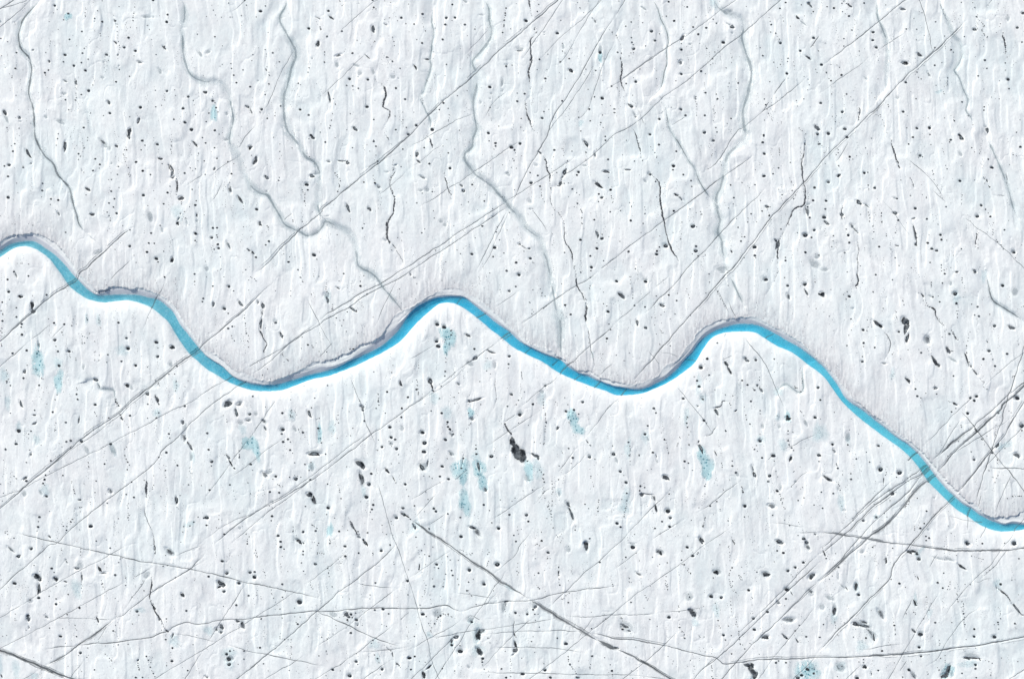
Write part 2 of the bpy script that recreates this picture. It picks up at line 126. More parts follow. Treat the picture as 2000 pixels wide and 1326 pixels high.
D 80 134 9;235 137 15;282 180 7;18 44 4;188 44 4;373 1 4;430 76 5;448 44 5;192 354 15;230 400 8;390 447 5;398 498 6;230 546 12;270 526 10;407 593 8;420 668 6;265 617 5;266 642 4;289 663 4;427 727 5;427 617 4;692 491 13;931 49 7;953 90 6;1038 211 4;1243 313 4;1243 340 4;1241 358 7;1281 443 7;1335 518 6;1580 211 7;1516 133 13;1515 88 6;1308 85 5;1353 13 9;1549 32 5;1388 385 6;1006 704 10;1055 730 6;1046 711 5;1188 774 6;1115 770 5;812 857 6;760 805 5;760 790 5;943 740 4;613 940 5;1380 575 5;1490 590 5;1640 437 4;1197 1100 8;467 1205 10;1073 1222 7;1777 1161 11;1688 1187 5;1690 1255 8;1695 1288 5;1669 1322 8;1510 1248 7;1820 973 6;1647 967 6;1832 905 5;1978 1214 12;1920 1320 10;840 1165 4;1042 1315 7;595 1308 5;1895 162 5;1203 205 6;593 540 4;690 180 4;430 173 4;837 180 4;838 228 4;563 1000 5;1415 748 6;1447 745 10;950 630 5;1200 1190 4;838 1238 5;1340 1320 3
E 85 310 24 14 -85;348 303 40 11 55;567 325 32 15 75;560 400 34 8 85;548 500 50 12 -80;552 595 32 10 62;745 612 30 14 65;1297 153 24 10 25;1440 358 28 13 40;1475 378 12 10 0;228 1280 46 26 -40;338 1284 28 20 -10;1908 1083 26 14 65;1535 1305 24 14 30;1198 270 30 12 75;520 290 20 14 70
G 190 350 20 26 0;230 1275 50 32 -35;1183 220 26 30 0;690 475 20 22 0;1530 1300 20 10 0;350 1260 20 20 0
C 390 380,385 450,400 500,410 590,430 620,420 670,430 730;260 610,290 670;450 40,520 100;1243 310,1241 360;1200 190,1205 300;760 780,765 810;560 290,575 340,560 420,540 530,530 550;1090 680,1085 690;1405 740,1460 750;1690 1180,1695 1290;1540 520,1570 530;720 590,770 620;290 520,290 540;540 870,480 890;960 1080,975 1110;780 830,820 860;540 990,580 1010;1060 40,1110 40;1180 140,1200 200;940 720,945 745;1400 460,1300 470
S 1200 230 30 70 0
T 800 532
D 1065 25 15;1033 138 9;880 168 5;1200 169 5;1272 161 4;1290 197 5;1287 229 5;1319 232 6;1165 291 5;1192 362 4;1190 402 6;1304 350 6;1327 328 6;1513 319 12;1567 409 12;1888 305 6;1919 327 6;1931 382 15;1940 504 7;1956 556 8;1921 644 12;1915 673 5;1881 795 4;1615 614 5;1480 112 4;1667 3 6;1759 51 7;1756 130 5;1886 193 5;1755 165 4;269 506 19;336 534 19;403 567 8;403 610 9;263 672 16;278 718 22;631 745 12;347 963 10;343 1008 8;353 873 6;68 1138 11;72 1097 4;86 1165 5;85 1187 5;69 1045 5;308 1106 7;291 1226 7;433 1213 6;477 1173 5;683 1061 6;750 958 6;787 988 4;970 815 15;963 892 10;963 930 5;1088 971 5;1090 995 5;1090 1010 4;1097 1033 5;1117 1162 5;991 1187 14;952 1302 9;1038 1285 7;1060 1243 7;1199 1281 13;1320 1103 10;1303 1265 5;1305 1293 6;1304 1318 6;1684 1260 14;1540 1285 6;693 1285 6;780 6 5;42 50 7;58 50 4;70 110 5;315 80 4;77 525 4;350 833 4;88 930 5;88 905 4;440 1275 4;758 835 4;150 1278 3;1640 1320 1;1510 1218 5
E 971 182 15 10 -15;567 614 32 11 22;792 775 38 10 20;475 1085 22 12 25;205 1065 26 14 60;220 1110 30 7 70;230 1153 14 8 30;645 1240 72 10 -15;580 1250 14 10 20;1718 340 36 7 -85;1715 450 28 8 80;1690 240 40 3 70;640 835 28 16 -45;200 1055 30 20 60;10 20 12 18 0
G 585 885 42 26 20;828 900 18 36 0;1290 1160 20 18 0;1320 1100 20 16 0;265 655 22 24 0;265 485 24 14 0;335 515 22 14 0;1065 20 22 20 0;795 840 8 8 0
S 390 640 55 120 0;350 740 22 90 0;1285 1230 35 80 0;1780 800 14 30 0;760 900 40 60 0;240 1220 50 60 0;350 590 70 60 0
C 400 530,415 600,380 650,390 700,360 760,360 850;1165 290,1195 400;1085 965,1095 1035;1300 1230,1305 1320;1640 150,1710 260,1725 330;1710 400,1720 480;1885 185,1885 200;70 1040,85 1190;345 960,345 1010;1275 155,1290 230;1320 320,1300 350;1740 650,1750 700;1850 160,1850 165;1420 1250,1440 1310;130 360,130 362;1750 140,1755 170;350 660,380 640,420 650;310 640,360 700
T 1200 532
D 302 90 17;20 86 16;150 45 5;178 252 6;195 322 10;297 337 9;407 231 6;528 221 10;605 274 9;612 205 5;484 384 4;452 413 4;541 454 4;302 539 14;391 512 4;456 573 4;462 589 4;407 600 4;543 714 6;443 703 3;145 785 5;17 806 6;90 858 4;180 820 4;926 96 6;890 201 5;1108 128 5;1475 70 19;1655 52 6;1684 130 14;1853 118 17;1953 95 6;1001 686 9;903 840 13;922 998 8;804 1053 11;823 1109 15;843 925 18;668 1227 14;267 1219 5;382 1322 12;1294 1094 10;1362 1144 10;1376 854 13;1554 843 8;1761 1122 7;1777 1124 5;1755 1107 5;1813 1162 8;1980 1120 14;1327 1253 10;977 1142 5;739 419 6;917 17 5;1961 353 5;1555 970 3;860 1235 10;1240 1050 10;1410 1050 4;1130 1290 6;1262 1308 4;1150 1200 6;775 1015 5;1078 1190 6;590 405 5;1990 210 10;363 438 4
E 68 228 38 18 40;462 325 26 13 20;220 490 32 12 75;1693 235 34 18 65;1866 196 34 10 65;1085 890 26 16 50;1115 950 50 12 65;1285 852 28 16 45;1422 1138 36 15 60;1440 1160 12 8 60;1380 855 10 8 0;1000 1312 26 6 -15;845 930 18 12 0;810 1300 14 8 30;1390 1100 12 10 60
G 70 225 44 24 40;300 70 22 16 0;1460 60 30 26 0;465 310 26 14 0;840 910 20 22 0;1270 835 20 18 0;1080 610 8 20 20;850 1215 20 26 0;1370 840 16 16 0;1855 105 22 14 0;1055 3 30 8 0
C 150 30,165 130,180 250;680 120,720 220,730 290;1000 170,1025 250,1080 330;985 150,1030 250;1960 30,1955 95;580 395,600 410;480 380,490 400;1415 980,1410 1060;1110 1250,1140 1320;60 830,95 860;430 690,460 710;175 810,185 830;1760 1100,1770 1130;780 1010,800 1050;900 10,940 20;1820 1030,1840 1160;300 140,310 170;1340 1110,1365 1150;440 560,470 590;590 1160,620 1170;370 440,420 440
S 820 1090 30 90 0;860 1220 30 50 0;1590 1160 40 50 0
T 1600 532
D 547 23 10;709 73 8;1217 14 10;1385 76 6;1386 53 4;1388 100 4;1087 99 6;1088 125 4;1088 138 5;1195 105 8;1320 209 20;1332 302 13;1781 129 16;1156 232 5;1170 286 9;1104 240 10;1481 310 6;1539 335 12;1509 415 8;1551 427 13;1657 408 6;1703 521 15;1347 374 5;1348 341 4;1340 407 5;1340 436 4;1346 320 4;307 454 8;465 462 5;270 189 6;236 216 5;261 262 6;291 234 14;416 100 4;425 560 14;427 687 13;428 721 6;417 818 7;416 867 14;309 562 5;284 612 5;267 712 8;536 731 10;96 427 5;112 168 4;620 352 5;773 578 10;708 797 6;787 840 4;989 782 11;966 750 4;1264 598 12;1218 574 4;1192 628 5;1649 763 16;1594 842 13;1685 846 7;1708 910 12;1824 792 13;1668 795 4;1937 701 5;1304 1007 9;1634 675 6;932 1133 10;1033 1174 5;1140 1182 8;950 1202 12;985 1220 6;1527 1205 16;1466 1220 14;1505 1247 14;1925 1222 22;8 1240 10;1327 1322 7;1983 331 5;520 190 7;860 753 5;750 440 4;1982 955 5;1335 0 8;1510 3 12;1875 1020 4;473 532 4;460 565 4;1655 980 1;1880 1010 4
E 830 475 44 30 60;850 530 34 22 -80;835 570 34 14 85;855 640 46 16 -75;860 490 20 16 -30;1050 655 34 28 70;1253 758 36 18 65;1120 860 60 16 55;1160 905 18 14 40;565 500 56 15 35;600 525 20 14 15;630 886 26 9 5;862 1050 36 14 55;1867 537 38 16 28;1515 975 30 8 50;375 50 44 8 78;1320 1280 30 9 25;1130 1125 20 12 0;1435 840 60 8 72;1475 910 20 10 50;1293 768 14 4 5;1325 635 24 6 65;1005 225 22 8 60;1180 490 50 4 45;30 215 30 22 40
G 1050 655 42 48 -15;1300 850 44 14 30;1275 110 18 22 0;325 350 18 10 0;1085 232 26 12 10;1535 210 1 1 0;1630 670 8 12 0;770 575 18 14 0;1320 200 28 20 0;1910 1220 30 24 0;1900 190 36 40 0
C 360 0,385 100,350 160;950 190,1010 230,1040 300;1110 380,1140 440,1220 520;1290 560,1340 660;1430 760,1440 860,1490 930;1500 950,1540 1000;1345 320,1335 450;1385 40,1388 100;1088 95,1088 140;1120 1080,1135 1180;270 180,235 220;800 230,820 330;500 430,500 540;470 530,460 570;715 970,710 1050;520 180,525 200;620 345,610 360;540 610,540 620;1250 1250,1330 1280;1460 560,1420 780;400 0,400 1;1910 640,1920 670;1860 1000,1890 1010;740 380,760 470;1610 1110,1650 1150;1545 160,1550 200
S 1600 40 30 60 0;710 990 25 60 0;1330 240 40 70 0
T 0 798
D 342 14 8;517 32 11;924 33 5;645 133 12;1060 89 8;1268 67 12;1526 90 11;1548 40 8;186 215 21;307 217 9;284 246 6;283 288 4;163 342 14;155 316 4;262 521 8;501 504 9;650 320 12;693 309 13;690 378 6;795 317 14;535 203 5;536 218 4;295 400 6;262 700 13;10 731 6;440 687 12;425 725 9;440 742 4;449 643 8;455 850 14;615 648 8;867 568 5;820 728 5;939 702 8;928 813 7;1022 536 9;1078 342 13;1217 455 7;1230 488 6;1246 520 9;1262 547 5;1241 594 6;1234 370 5;1215 394 5;1286 713 8;1233 832 8;1308 859 11;1047 916 8;1500 650 5;1498 742 5;1549 471 8;1623 424 13;1648 243 11;1656 282 6;1730 550 10;1838 738 7;1872 629 5;1963 746 5;1755 843 6;1567 850 4;387 1052 13;378 1095 6;374 1147 12;366 1186 5;141 1255 7;56 1205 6;75 1190 5;695 1098 8;711 1073 6;622 1141 6;650 1180 8;887 1140 20;777 1176 4;941 1284 7;1041 1272 5;1156 1067 6;1252 963 5;1265 1035 4;1248 1060 5;1256 1080 5;1930 1052 7;1889 1100 8;1852 1138 8;1790 1145 7;1780 1197 6;1763 1295 5;1430 835 5;1430 855 5;106 43 7;405 355 5;38 820 5;28 895 5;780 960 7;798 957 5;783 1000 4;727 800 5;735 825 5;145 657 5;158 677 4;486 608 4;40 500 4;1985 1062 8;60 395 12;1313 241 4;608 370 3;485 995 4
E 341 145 22 10 -30;338 62 20 7 0;305 445 24 11 -70;1187 98 20 9 55;1173 60 12 6 30;1783 132 20 16 60;1796 280 40 24 80;1850 360 50 12 55;1720 890 42 14 90;487 1243 18 9 30;1080 805 28 14 50;250 675 30 10 -30;770 110 36 6 -80;780 885 16 8 0;195 200 1 1 0;800 320 12 8 30
G 1100 395 30 70 -20;240 825 24 34 0;845 400 24 46 -30;1080 800 26 24 0;400 815 14 26 -30;1865 470 16 40 0;1805 180 20 50 0;1075 145 6 4 0
C 1780 10,1780 90;1180 60,1260 190;1235 365,1220 390;1215 450,1245 520,1240 600;1405 665,1430 740,1430 860;1620 540,1615 600,1615 680;1725 940,1745 990;690 700,740 850;885 850,885 940;1255 890,1250 1120;45 1180,80 1220;710 1020,690 1100;650 1120,650 1180;120 610,160 680;545 130,535 220;1525 300,1550 340;45 380,75 400;1490 740,1485 790;925 30,945 80;1525 160,1530 170;1850 540,1845 620;865 460,870 570;770 960,800 960;1440 90,1440 110
S 1530 40 36 50 0;440 790 50 60 0;1100 400 26 60 -20;1880 470 20 60 0;185 170 24 50 0;360 300 30 50 0;1850 1120 50 30 -20;260 1080 1 1 0
T 400 798
D 440 52 14;758 42 12;27 237 13;40 396 11;70 514 15;66 555 6;337 473 8;337 406 5;448 540 13;762 202 18;752 243 12;813 295 12;764 321 13;836 322 6;832 400 10;958 230 12;1107 190 12;857 430 5;1293 286 4;878 524 6;977 540 9;1036 520 6;1016 600 6;1136 330 8;1126 286 6;1197 731 8;1028 690 12;888 682 18;935 666 5;827 664 7;692 658 12;665 685 5;635 808 11;726 814 12;246 738 10;50 789 12;422 721 5;467 596 4;282 797 4;1328 872 7;1519 903 4;981 948 8;1064 1007 6;1200 963 16;1187 1027 7;655 1043 13;648 1087 7;657 961 5;20 1058 20;20 1132 11;190 1219 11;340 1014 5;138 1075 5;141 1033 4;117 1155 5;715 1233 14;740 1290 12;958 1196 14;1081 1186 12;1045 1128 6;1065 1140 4;1094 1162 5;1310 1190 11;1267 1062 6;1220 1304 6;1218 1278 5;414 1287 6;413 1312 7;402 1219 5;1555 118 10;1443 189 6;1421 261 6;1407 27 5;1759 42 6;1116 93 6;1726 370 14;1803 178 16;1816 278 15;1855 298 13;1868 388 16;1887 444 6;1915 82 11;1691 302 5;1684 404 6;1821 363 5;1891 525 5;1818 533 4;1622 631 13;1598 732 18;1573 857 20;1640 933 13;1628 978 11;1612 1002 6;1866 1060 15;1952 733 14;1964 784 5;1861 723 4;1630 1073 5;1586 1204 9;1492 1194 8;1814 1094 5;1727 1131 6;1770 1220 6;1733 1197 4;1930 1197 5;1832 1227 4;1392 1180 4;840 75 7;846 12 5;847 38 4;1918 0 8;1930 965 14;218 128 5;182 65 4;1315 810 5;1304 136 6;1178 440 8;1110 1305 6;1805 1320 7;915 202 6;980 655 1;1855 655 1;1382 563 5;710 735 3;735 755 4;760 755 3;858 1195 4;830 1050 4;445 825 5
E 230 468 28 12 55;255 530 40 8 65;290 580 14 7 45;585 640 40 22 35;590 190 22 11 70;1018 50 36 16 65;310 40 40 16 80;425 112 26 16 10;1065 440 66 16 0;1022 835 34 22 20;1060 890 44 18 65;1510 535 50 26 38;1540 565 30 18 30;1530 680 60 18 75;1777 603 30 14 50;1540 10 20 10 60;1935 1025 28 14 40;1970 1045 26 8 35;1500 1245 28 14 45;1440 1150 30 10 60;1560 1300 34 12 55;920 1290 32 16 30;960 1305 14 8 0;1840 680 30 4 60;1545 1275 10 8 30;780 200 4 4 0;575 120 24 10 30
G 350 135 30 20 0;625 615 36 20 -20;585 130 30 20 30;1060 890 30 60 -30;1070 425 80 34 0;1530 690 34 80 -15;1815 340 22 18 0;1040 560 26 50 -15;880 200 16 26 -30;655 905 22 16 -30;1210 960 22 22 0;1860 1050 22 20 0;750 200 26 34 0;1600 740 24 20 0;1920 190 24 26 0;895 1265 30 20 30;690 655 22 14 0;340 1160 16 14 0;500 50 18 22 0
S 400 330 44 60 0;500 400 44 100 -20;460 340 60 70 -30;370 200 40 50 0;1220 1180 30 80 10;845 60 34 60 0;1120 240 26 90 0;1240 180 30 70 0;1040 560 36 50 0;1545 800 20 60 0
C 1110 190,1135 330;845 10,840 60,870 90;500 330,510 370;70 530,75 570;1840 680,1860 730;1410 1080,1465 1170,1520 1250;400 1210,430 1240,410 1310;710 735,760 750;860 1110,860 1200;1310 760,1315 820;1040 1125,1100 1165;1660 390,1690 410;215 80,215 130;1300 60,1250 220;340 400,340 490;280 840,310 890;1110 90,1060 130;1625 870,1650 890;990 595,1050 600;1970 980,1990 1060;1790 310,1830 360;860 640,940 665;1210 1240,1225 1300;370 1130,370 1150;770 1060,790 1080;620 940,660 960;1980 840,1990 860;1290 720,1300 750
T 800 798
D 312 42 13;210 21 7;370 130 12;374 174 11;391 198 13;415 215 4;424 247 9;349 301 15;126 230 20;145 332 22;140 417 20;646 389 9;650 440 12;647 356 4;796 463 18;523 480 10;318 560 15;296 658 12;370 485 5;220 677 6;296 717 5;138 652 5;193 658 5;826 570 5;1072 58 18;1060 137 5;1157 160 5;595 143 6;574 42 6;1522 25 14;1600 10 12;1645 50 7;1327 128 8;1320 106 5;1318 222 5;1322 47 6;1548 385 8;1486 427 5;1588 476 13;1574 531 6;1455 555 6;1450 688 7;1305 638 7;1280 617 5;1303 682 6;1310 712 8;1198 789 7;1300 818 6;1105 797 4;1027 868 5;998 899 5;883 885 6;722 933 12;778 989 7;970 1030 12;1137 1033 16;1156 1095 11;800 1107 8;866 1163 18;494 1056 10;500 1242 17;236 970 14;256 997 14;49 942 9;179 881 6;157 807 5;190 1165 9;52 1148 12;62 1246 8;31 1118 8;8 1073 7;1345 953 7;1358 975 5;1368 995 4;1707 927 7;1742 969 5;1843 885 6;1838 907 5;1830 965 6;1832 997 6;1611 1178 7;1282 1198 5;1285 1282 12;1015 1231 8;1035 1290 10;1060 1217 4;1752 1261 9;1755 1320 1;1337 1065 5;1238 1315 4;1752 352 5;1763 352 4;1764 655 6;1763 672 4;1766 680 1;1791 755 5;1882 569 4;1803 489 6;1975 360 6;1985 440 16;1751 470 14;372 1020 10;145 998 5;379 683 14;1717 1310 20;1440 1244 5;1213 325 5;450 130 4;1163 695 6;1395 1160 4;145 1315 4;1272 335 4;1303 345 5;1145 510 7;504 577 11;1470 1300 4
E 515 520 50 6 -80;672 560 46 13 75;1003 320 56 24 72;1035 400 70 38 68;1082 455 76 52 52;1220 455 40 14 20;1250 475 26 10 70;400 440 30 12 50;120 570 40 16 50;175 530 34 8 -75;610 1155 38 15 15;655 1200 44 20 55;1545 935 24 12 60;1575 1020 70 10 68;950 190 44 5 60;410 250 26 14 60;50 1150 22 12 60;1730 320 20 5 55;740 790 14 16 0;608 100 24 16 0;1440 190 12 20 20
G 1080 460 90 40 55;415 435 32 14 45;670 1210 46 26 60;1540 920 30 24 60;1580 1030 76 16 68;740 785 20 24 0;608 98 24 18 0;1140 670 30 38 0;870 1160 20 16 0;1455 830 14 24 0;1720 1310 26 20 0;120 230 24 22 0;1750 460 20 22 0;1085 40 28 22 0;1980 440 20 26 0;130 560 50 46 40
S 500 590 80 130 20;520 690 36 60 0;535 910 62 120 -10;675 580 60 100 0;710 710 50 90 -10;650 470 40 60 0;1160 600 50 100 -10;1230 540 36 70 0;1600 100 44 80 -10;1640 200 70 50 10;595 40 30 60 0;1455 800 24 40 0;1280 90 10 20 0;1260 620 40 80 0;1560 60 26 70 0;60 1150 50 60 0;360 40 50 60 0
C 370 130,375 170,395 200,425 245;920 130,945 200,1000 250;1320 40,1325 130,1320 250,1310 360;1270 530,1280 620,1305 700;1545 30,1560 140;1760 650,1790 755;1840 880,1835 1010;1345 900,1360 990,1380 1060;1395 1150,1450 1260;1310 760,1320 870;600 140,560 190,490 260;520 400,520 470;640 340,650 430;60 1190,70 1250;1750 350,1765 370;1240 1315,1250 1315;520 760,530 790;1620 1120,1610 1180;1130 490,1150 510;1210 310,1215 330;1810 1030,1820 1050;1180 600,1180 601;1390 700,1380 1130;1050 1120,1060 1220;1080 1160,1080 1170
T 1200 798
D 323 165 10;297 247 14;485 299 10;870 114 14;896 138 5;702 140 8;709 180 8;742 222 4;724 252 5;134 326 9;153 399 4;241 455 8;143 455 8;372 424 12;725 349 8;682 510 12;719 527 8;677 574 5;758 597 5;1145 507 7;1146 554 10;1180 621 12;1047 567 5;878 752 8;1060 790 5;1238 759 6;931 945 11;995 900 8;1268 945 18;1415 18 7;1277 61 6;1285 104 6;1317 148 7;1082 217 8;1415 244 4;1415 313 16;1380 356 6;1360 393 9;1389 410 5;1435 475 10;1553 508 5;1687 215 8;1687 246 5;1688 310 8;1699 349 8;1723 380 10;1741 404 7;1544 455 20;1508 651 16;1496 706 12;1582 798 15;1570 608 5;1587 660 5;1606 700 1;1746 608 5;1805 563 4;1828 763 5;1720 757 5;1617 886 6;1786 891 7;1843 865 7;1940 934 7;1657 971 5;1538 1034 8;1530 945 1;1703 1132 8;1103 1087 6;1264 1050 7;1789 1103 4;1840 1262 16;1985 450 16;1987 512 6;1950 84 16;56 609 15;112 716 15;90 647 4;252 752 11;294 766 8;245 796 9;119 821 9;120 893 6;110 966 6;70 880 5;93 1048 7;60 1148 11;24 1113 16;532 829 8;520 995 24;543 1060 14;463 1095 10;536 1145 14;394 1162 9;443 1215 5;195 1220 6;861 1143 10;884 1058 6;870 1108 5;862 1128 4;822 962 5;964 1028 4;748 1083 5;880 825 5;712 1235 5;1785 1230 6;1730 225 4;1820 35 5;1610 830 5;1640 870 5;1415 0 1;383 0 8;0 448 10;748 595 1;634 275 4;608 365 4;358 585 4;318 595 4;1120 690 4;985 690 4;403 40 9;1965 330 1;1950 1218 8;1025 1320 5;1250 810 10;1655 1080 5
E 842 385 50 15 60;820 320 14 6 -75;1345 580 34 12 75;1362 640 34 14 60;1715 485 30 13 -75;990 30 40 12 55;1530 945 40 20 15;500 668 34 22 20;268 838 22 16 0;315 830 60 5 5;385 870 38 14 65;405 970 46 10 75;1605 1292 40 16 20;845 1280 34 18 60;408 462 18 6 80;985 435 28 5 60;1685 95 26 24 30;1180 20 16 6 -30;750 350 1 1 0;1955 1220 14 8 20;1240 1295 1 1 0;1155 1290 24 5 60;1870 1300 20 14 40
G 500 670 36 26 20;1440 170 18 28 0;1605 170 14 24 0;1860 140 16 40 -30;325 295 10 22 -20;1615 765 14 34 0;1530 945 42 24 15;1605 1295 42 20 20;840 1270 22 36 -15;20 500 14 36 -20;1415 310 22 20 0;545 1060 18 18 0;175 1310 34 10 0;520 990 30 26 0;1195 635 16 24 -30;1870 1300 18 30 -20;415 510 8 24 -20;1760 710 14 10 0
S 850 440 50 80 -20;900 560 66 120 -15;900 640 44 60 10;1685 80 32 50 -15;115 860 40 110 0;1965 230 34 110 0;300 270 40 70 0;700 70 26 80 0;130 380 30 100 0;1590 80 20 50 0;1420 300 40 50 0;1640 350 40 60 0;90 970 50 50 0
C 700 70,700 140;1415 18,1420 60;145 320,155 430,150 570;1687 210,1690 350,1740 400;500 300,530 470;1240 760,1250 820;885 1050,865 1130;120 890,110 970,90 1040;710 60,705 110;400 0,400 60;240 440,245 450;1140 1240,1160 1290,1190 1320;1800 10,1850 80,1870 170;1580 50,1580 110;1600 800,1620 890,1660 980;1810 760,1805 800;1030 950,1035 1010;1970 1220,1985 1280;1610 830,1620 880;1340 370,1370 400;880 660,880 760;1280 50,1285 110;1040 520,1050 570;1060 740,1060 790;350 380,360 420;1060 200,1100 220;985 20,1015 70;1730 200,1740 230;610 360,640 280;1740 600,1745 640
T 1600 798
D 127 347 13;5 455 13;177 577 11;164 534 6;357 487 9;457 421 6;487 517 8;574 360 14;304 630 7;307 684 12;17 808 8;132 822 10;30 966 9;593 590 24;778 622 22;748 664 6;840 717 6;853 670 4;715 825 14;425 1088 12;552 1052 12;950 868 6;630 1016 6;655 1050 5;1040 993 9;1018 1114 8;981 1161 12;1036 1240 9;1067 1256 11;1038 1279 9;926 1144 4;925 1180 4;1440 44 15;1286 29 9;1503 495 12;1648 600 6;1705 715 6;1730 650 4;1630 265 5;1735 355 12;1248 458 5;1250 1136 5;1280 1210 5;1805 384 5;1825 868 5;1873 850 5;1945 848 6;1963 848 5;1740 45 7;1968 165 20;1968 210 8;1478 418 4;275 350 9;293 205 4;290 412 4;380 243 4;8 97 5;310 98 4;1435 1305 16;1895 1305 18;1800 1305 6;327 1080 6;145 35 6;1268 165 4;1376 160 5;1380 180 5;223 640 5;1 512 5;1715 160 5;1865 38 5;1680 430 10;1990 490 6;590 520 4;1845 22 4;530 925 4;870 900 5;840 945 6
E 82 680 58 13 27;145 410 26 13 65;1922 452 34 18 35;710 828 24 13 -20;1525 215 24 7 55;1710 250 20 6 85;1730 360 26 10 -50;1585 300 12 6 30;625 700 4 30 0
G 275 275 26 50 0;590 585 28 30 0;780 615 32 26 0;690 795 24 20 0;1925 450 38 26 25;1965 165 28 34 0;1060 1175 14 12 0;1425 1290 30 26 0;1890 1300 30 24 0;180 775 12 20 0;240 985 20 12 0;430 1085 20 16 0;550 1055 20 18 0;1505 490 18 18 0;1740 40 16 14 0;125 340 22 20 0;1120 865 14 10 0
S 30 240 50 90 0;210 920 30 90 -10;1750 370 40 40 0;280 300 20 60 0;550 1050 26 30 0;1740 30 30 26 0;1820 350 60 30 -40
C 620 660,625 740;1350 310,1385 350;1500 180,1530 230;1560 280,1610 340;1560 270,1620 270;1675 400,1700 440;1730 630,1735 650;1820 850,1825 880;925 1140,925 1180;175 690,200 800;675 870,680 900;880 890,830 960;290 410,300 430;1480 415,1500 480;650 550,640 650;1870 850,1970 850;700 590,690 640;160 530,180 570;1700 240,1710 300;1380 155,1380 185;1720 470,1740 540;320 1060,330 1110;205 900,215 960;1670 660,1730 680;1600 340,1610 350
T 0 1060
D 308 52 16;1077 46 9;337 213 6;507 245 12;529 283 6;145 390 18;667 498 8;550 540 8;550 591 14;588 573 4;777 627 13;658 693 7;593 905 14;749 907 8;750 843 5;614 830 5;485 824 6;735 800 4;1126 308 12;1225 337 6;1226 410 7;1126 534 5;1290 522 6;1395 365 5;1377 399 5;1405 461 7;1337 661 15;1356 697 6;1295 784 6;1107 849 9;1125 858 4;1130 795 5;1180 140 5;1174 155 5;1160 186 7;1022 200 5;996 397 7;1011 423 4;1591 223 7;1817 656 11;1617 935 10;1682 1018 10;1624 733 7;1625 762 4;1576 843 5;788 1064 14;770 1088 4;858 1017 6;850 1108 6;925 1228 8;1430 1098 9;1448 1135 7;1467 1204 8;1472 1159 5;1347 1163 6;1352 1204 6;1358 1228 7;1325 1303 10;1392 1302 8;1495 1264 7;1509 1297 5;1830 1236 9;1676 1145 14;1157 985 6;1251 981 6;640 973 5;668 1193 4;800 1243 3;258 843 5;381 531 14;295 552 8;605 68 5;487 137 3;1615 117 5;1632 217 6;1257 148 5;590 638 4;483 515 7;1920 893 5;1882 985 5;30 903 5;68 895 4;1895 340 1;1710 335 7;548 418 5;634 416 4;1625 1190 5
E 110 60 48 13 40;185 130 22 14 -30;358 325 34 22 20;390 350 18 24 0;383 440 16 50 0;457 717 26 11 38;545 350 24 18 40;640 375 18 6 25;975 250 36 12 60;1010 290 36 10 -10;280 740 18 20 0;275 705 12 16 60;1780 505 26 16 60;1655 85 56 18 42;800 330 40 7 85;1683 897 22 8 -68;1347 1137 12 7 -60;285 820 16 8 90;750 245 24 12 10;1630 853 22 8 30;490 1240 50 12 25;650 180 26 6 60;955 745 30 8 70;1550 730 26 8 80;1500 620 34 7 55;1505 60 20 5 85;20 1290 20 6 70
G 370 330 46 38 20;382 440 22 60 -5;1660 90 56 34 40;550 345 28 24 0;280 725 24 34 0;1430 310 30 40 30;780 220 36 40 20;300 560 26 22 0
S 160 1220 34 110 0;10 1180 20 110 0;340 1290 40 30 0;1370 650 50 30 0;750 440 50 90 0;1700 950 50 60 0
C 640 150,660 195;800 260,800 380,805 470;990 350,1015 425;950 700,970 790;1475 550,1510 650,1550 710;1550 740,1610 830;1935 50,1930 120;1180 130,1190 145;10 290,15 380;730 790,750 850;1905 330,1900 380;150 660,150 760;1770 1190,1790 1310;1010 970,1040 1080,1100 1160;1340 1130,1358 1230;1430 1100,1510 1300;795 50,790 120;700 1150,701 1151;330 1100,340 1115;1460 1130,1475 1165;860 1085,850 1110;370 270,410 275;1480 420,1475 480;1505 30,1510 100;480 500,490 520
T 400 1060
D 742 35 13;773 57 8;960 79 9;958 109 9;943 190 7;963 271 7;171 174 14;414 8 8;505 95 4;511 137 5;1078 203 14;1097 104 5;1367 29 14;1371 125 13;1377 148 5;1499 96 10;1637 95 6;1637 118 4;1718 73 14;1807 19 8;1328 195 5;1198 245 7;1205 287 6;1212 325 5;1241 423 7;1974 365 15;1985 257 5;1978 500 7;1766 282 4;1840 182 4;487 278 12;441 285 15;483 330 20;214 295 14;38 324 12;332 388 16;755 400 12;426 511 11;308 602 12;183 613 5;188 468 16;922 573 25;757 525 8;753 727 6;875 630 5;929 717 6;906 787 11;890 770 5;877 714 4;1030 405 5;1038 427 4;1054 443 5;1012 906 5;1140 912 6;1193 928 6;1250 880 5;610 705 6;551 735 8;1655 648 10;1736 640 15;1791 686 9;1425 690 14;1436 722 7;1478 745 15;1470 678 6;1488 798 6;1423 870 12;1610 502 6;1607 540 4;1662 385 10;246 1048 10;284 1040 5;384 1048 8;213 1078 15;238 1178 18;235 1125 22;382 1126 7;326 1176 5;539 1014 11;512 1015 5;573 1171 8;825 1235 6;1184 1048 6;1191 1077 5;1113 1094 7;1320 1182 5;1320 1240 4;1246 1229 14;1411 1288 20;1033 1322 8;1655 1085 6;1474 1150 14;1490 1175 6;1697 1160 5;1710 1275 5;1727 1225 14;1867 1172 8;1990 1117 14;1623 970 6;1638 943 8;1915 735 5;1971 903 4;1965 813 4;1724 787 5;1770 805 6;1278 797 5;732 910 5;733 928 5;841 938 5;1535 797 4;1220 2 7;1097 20 5;755 127 4;1182 1286 5;1476 1072 5;1410 540 4;810 275 4;962 3 8;785 470 5;645 2 1;1683 1120 10;1195 1320 3;620 1240 3;1390 745 10;550 540 5;508 505 4
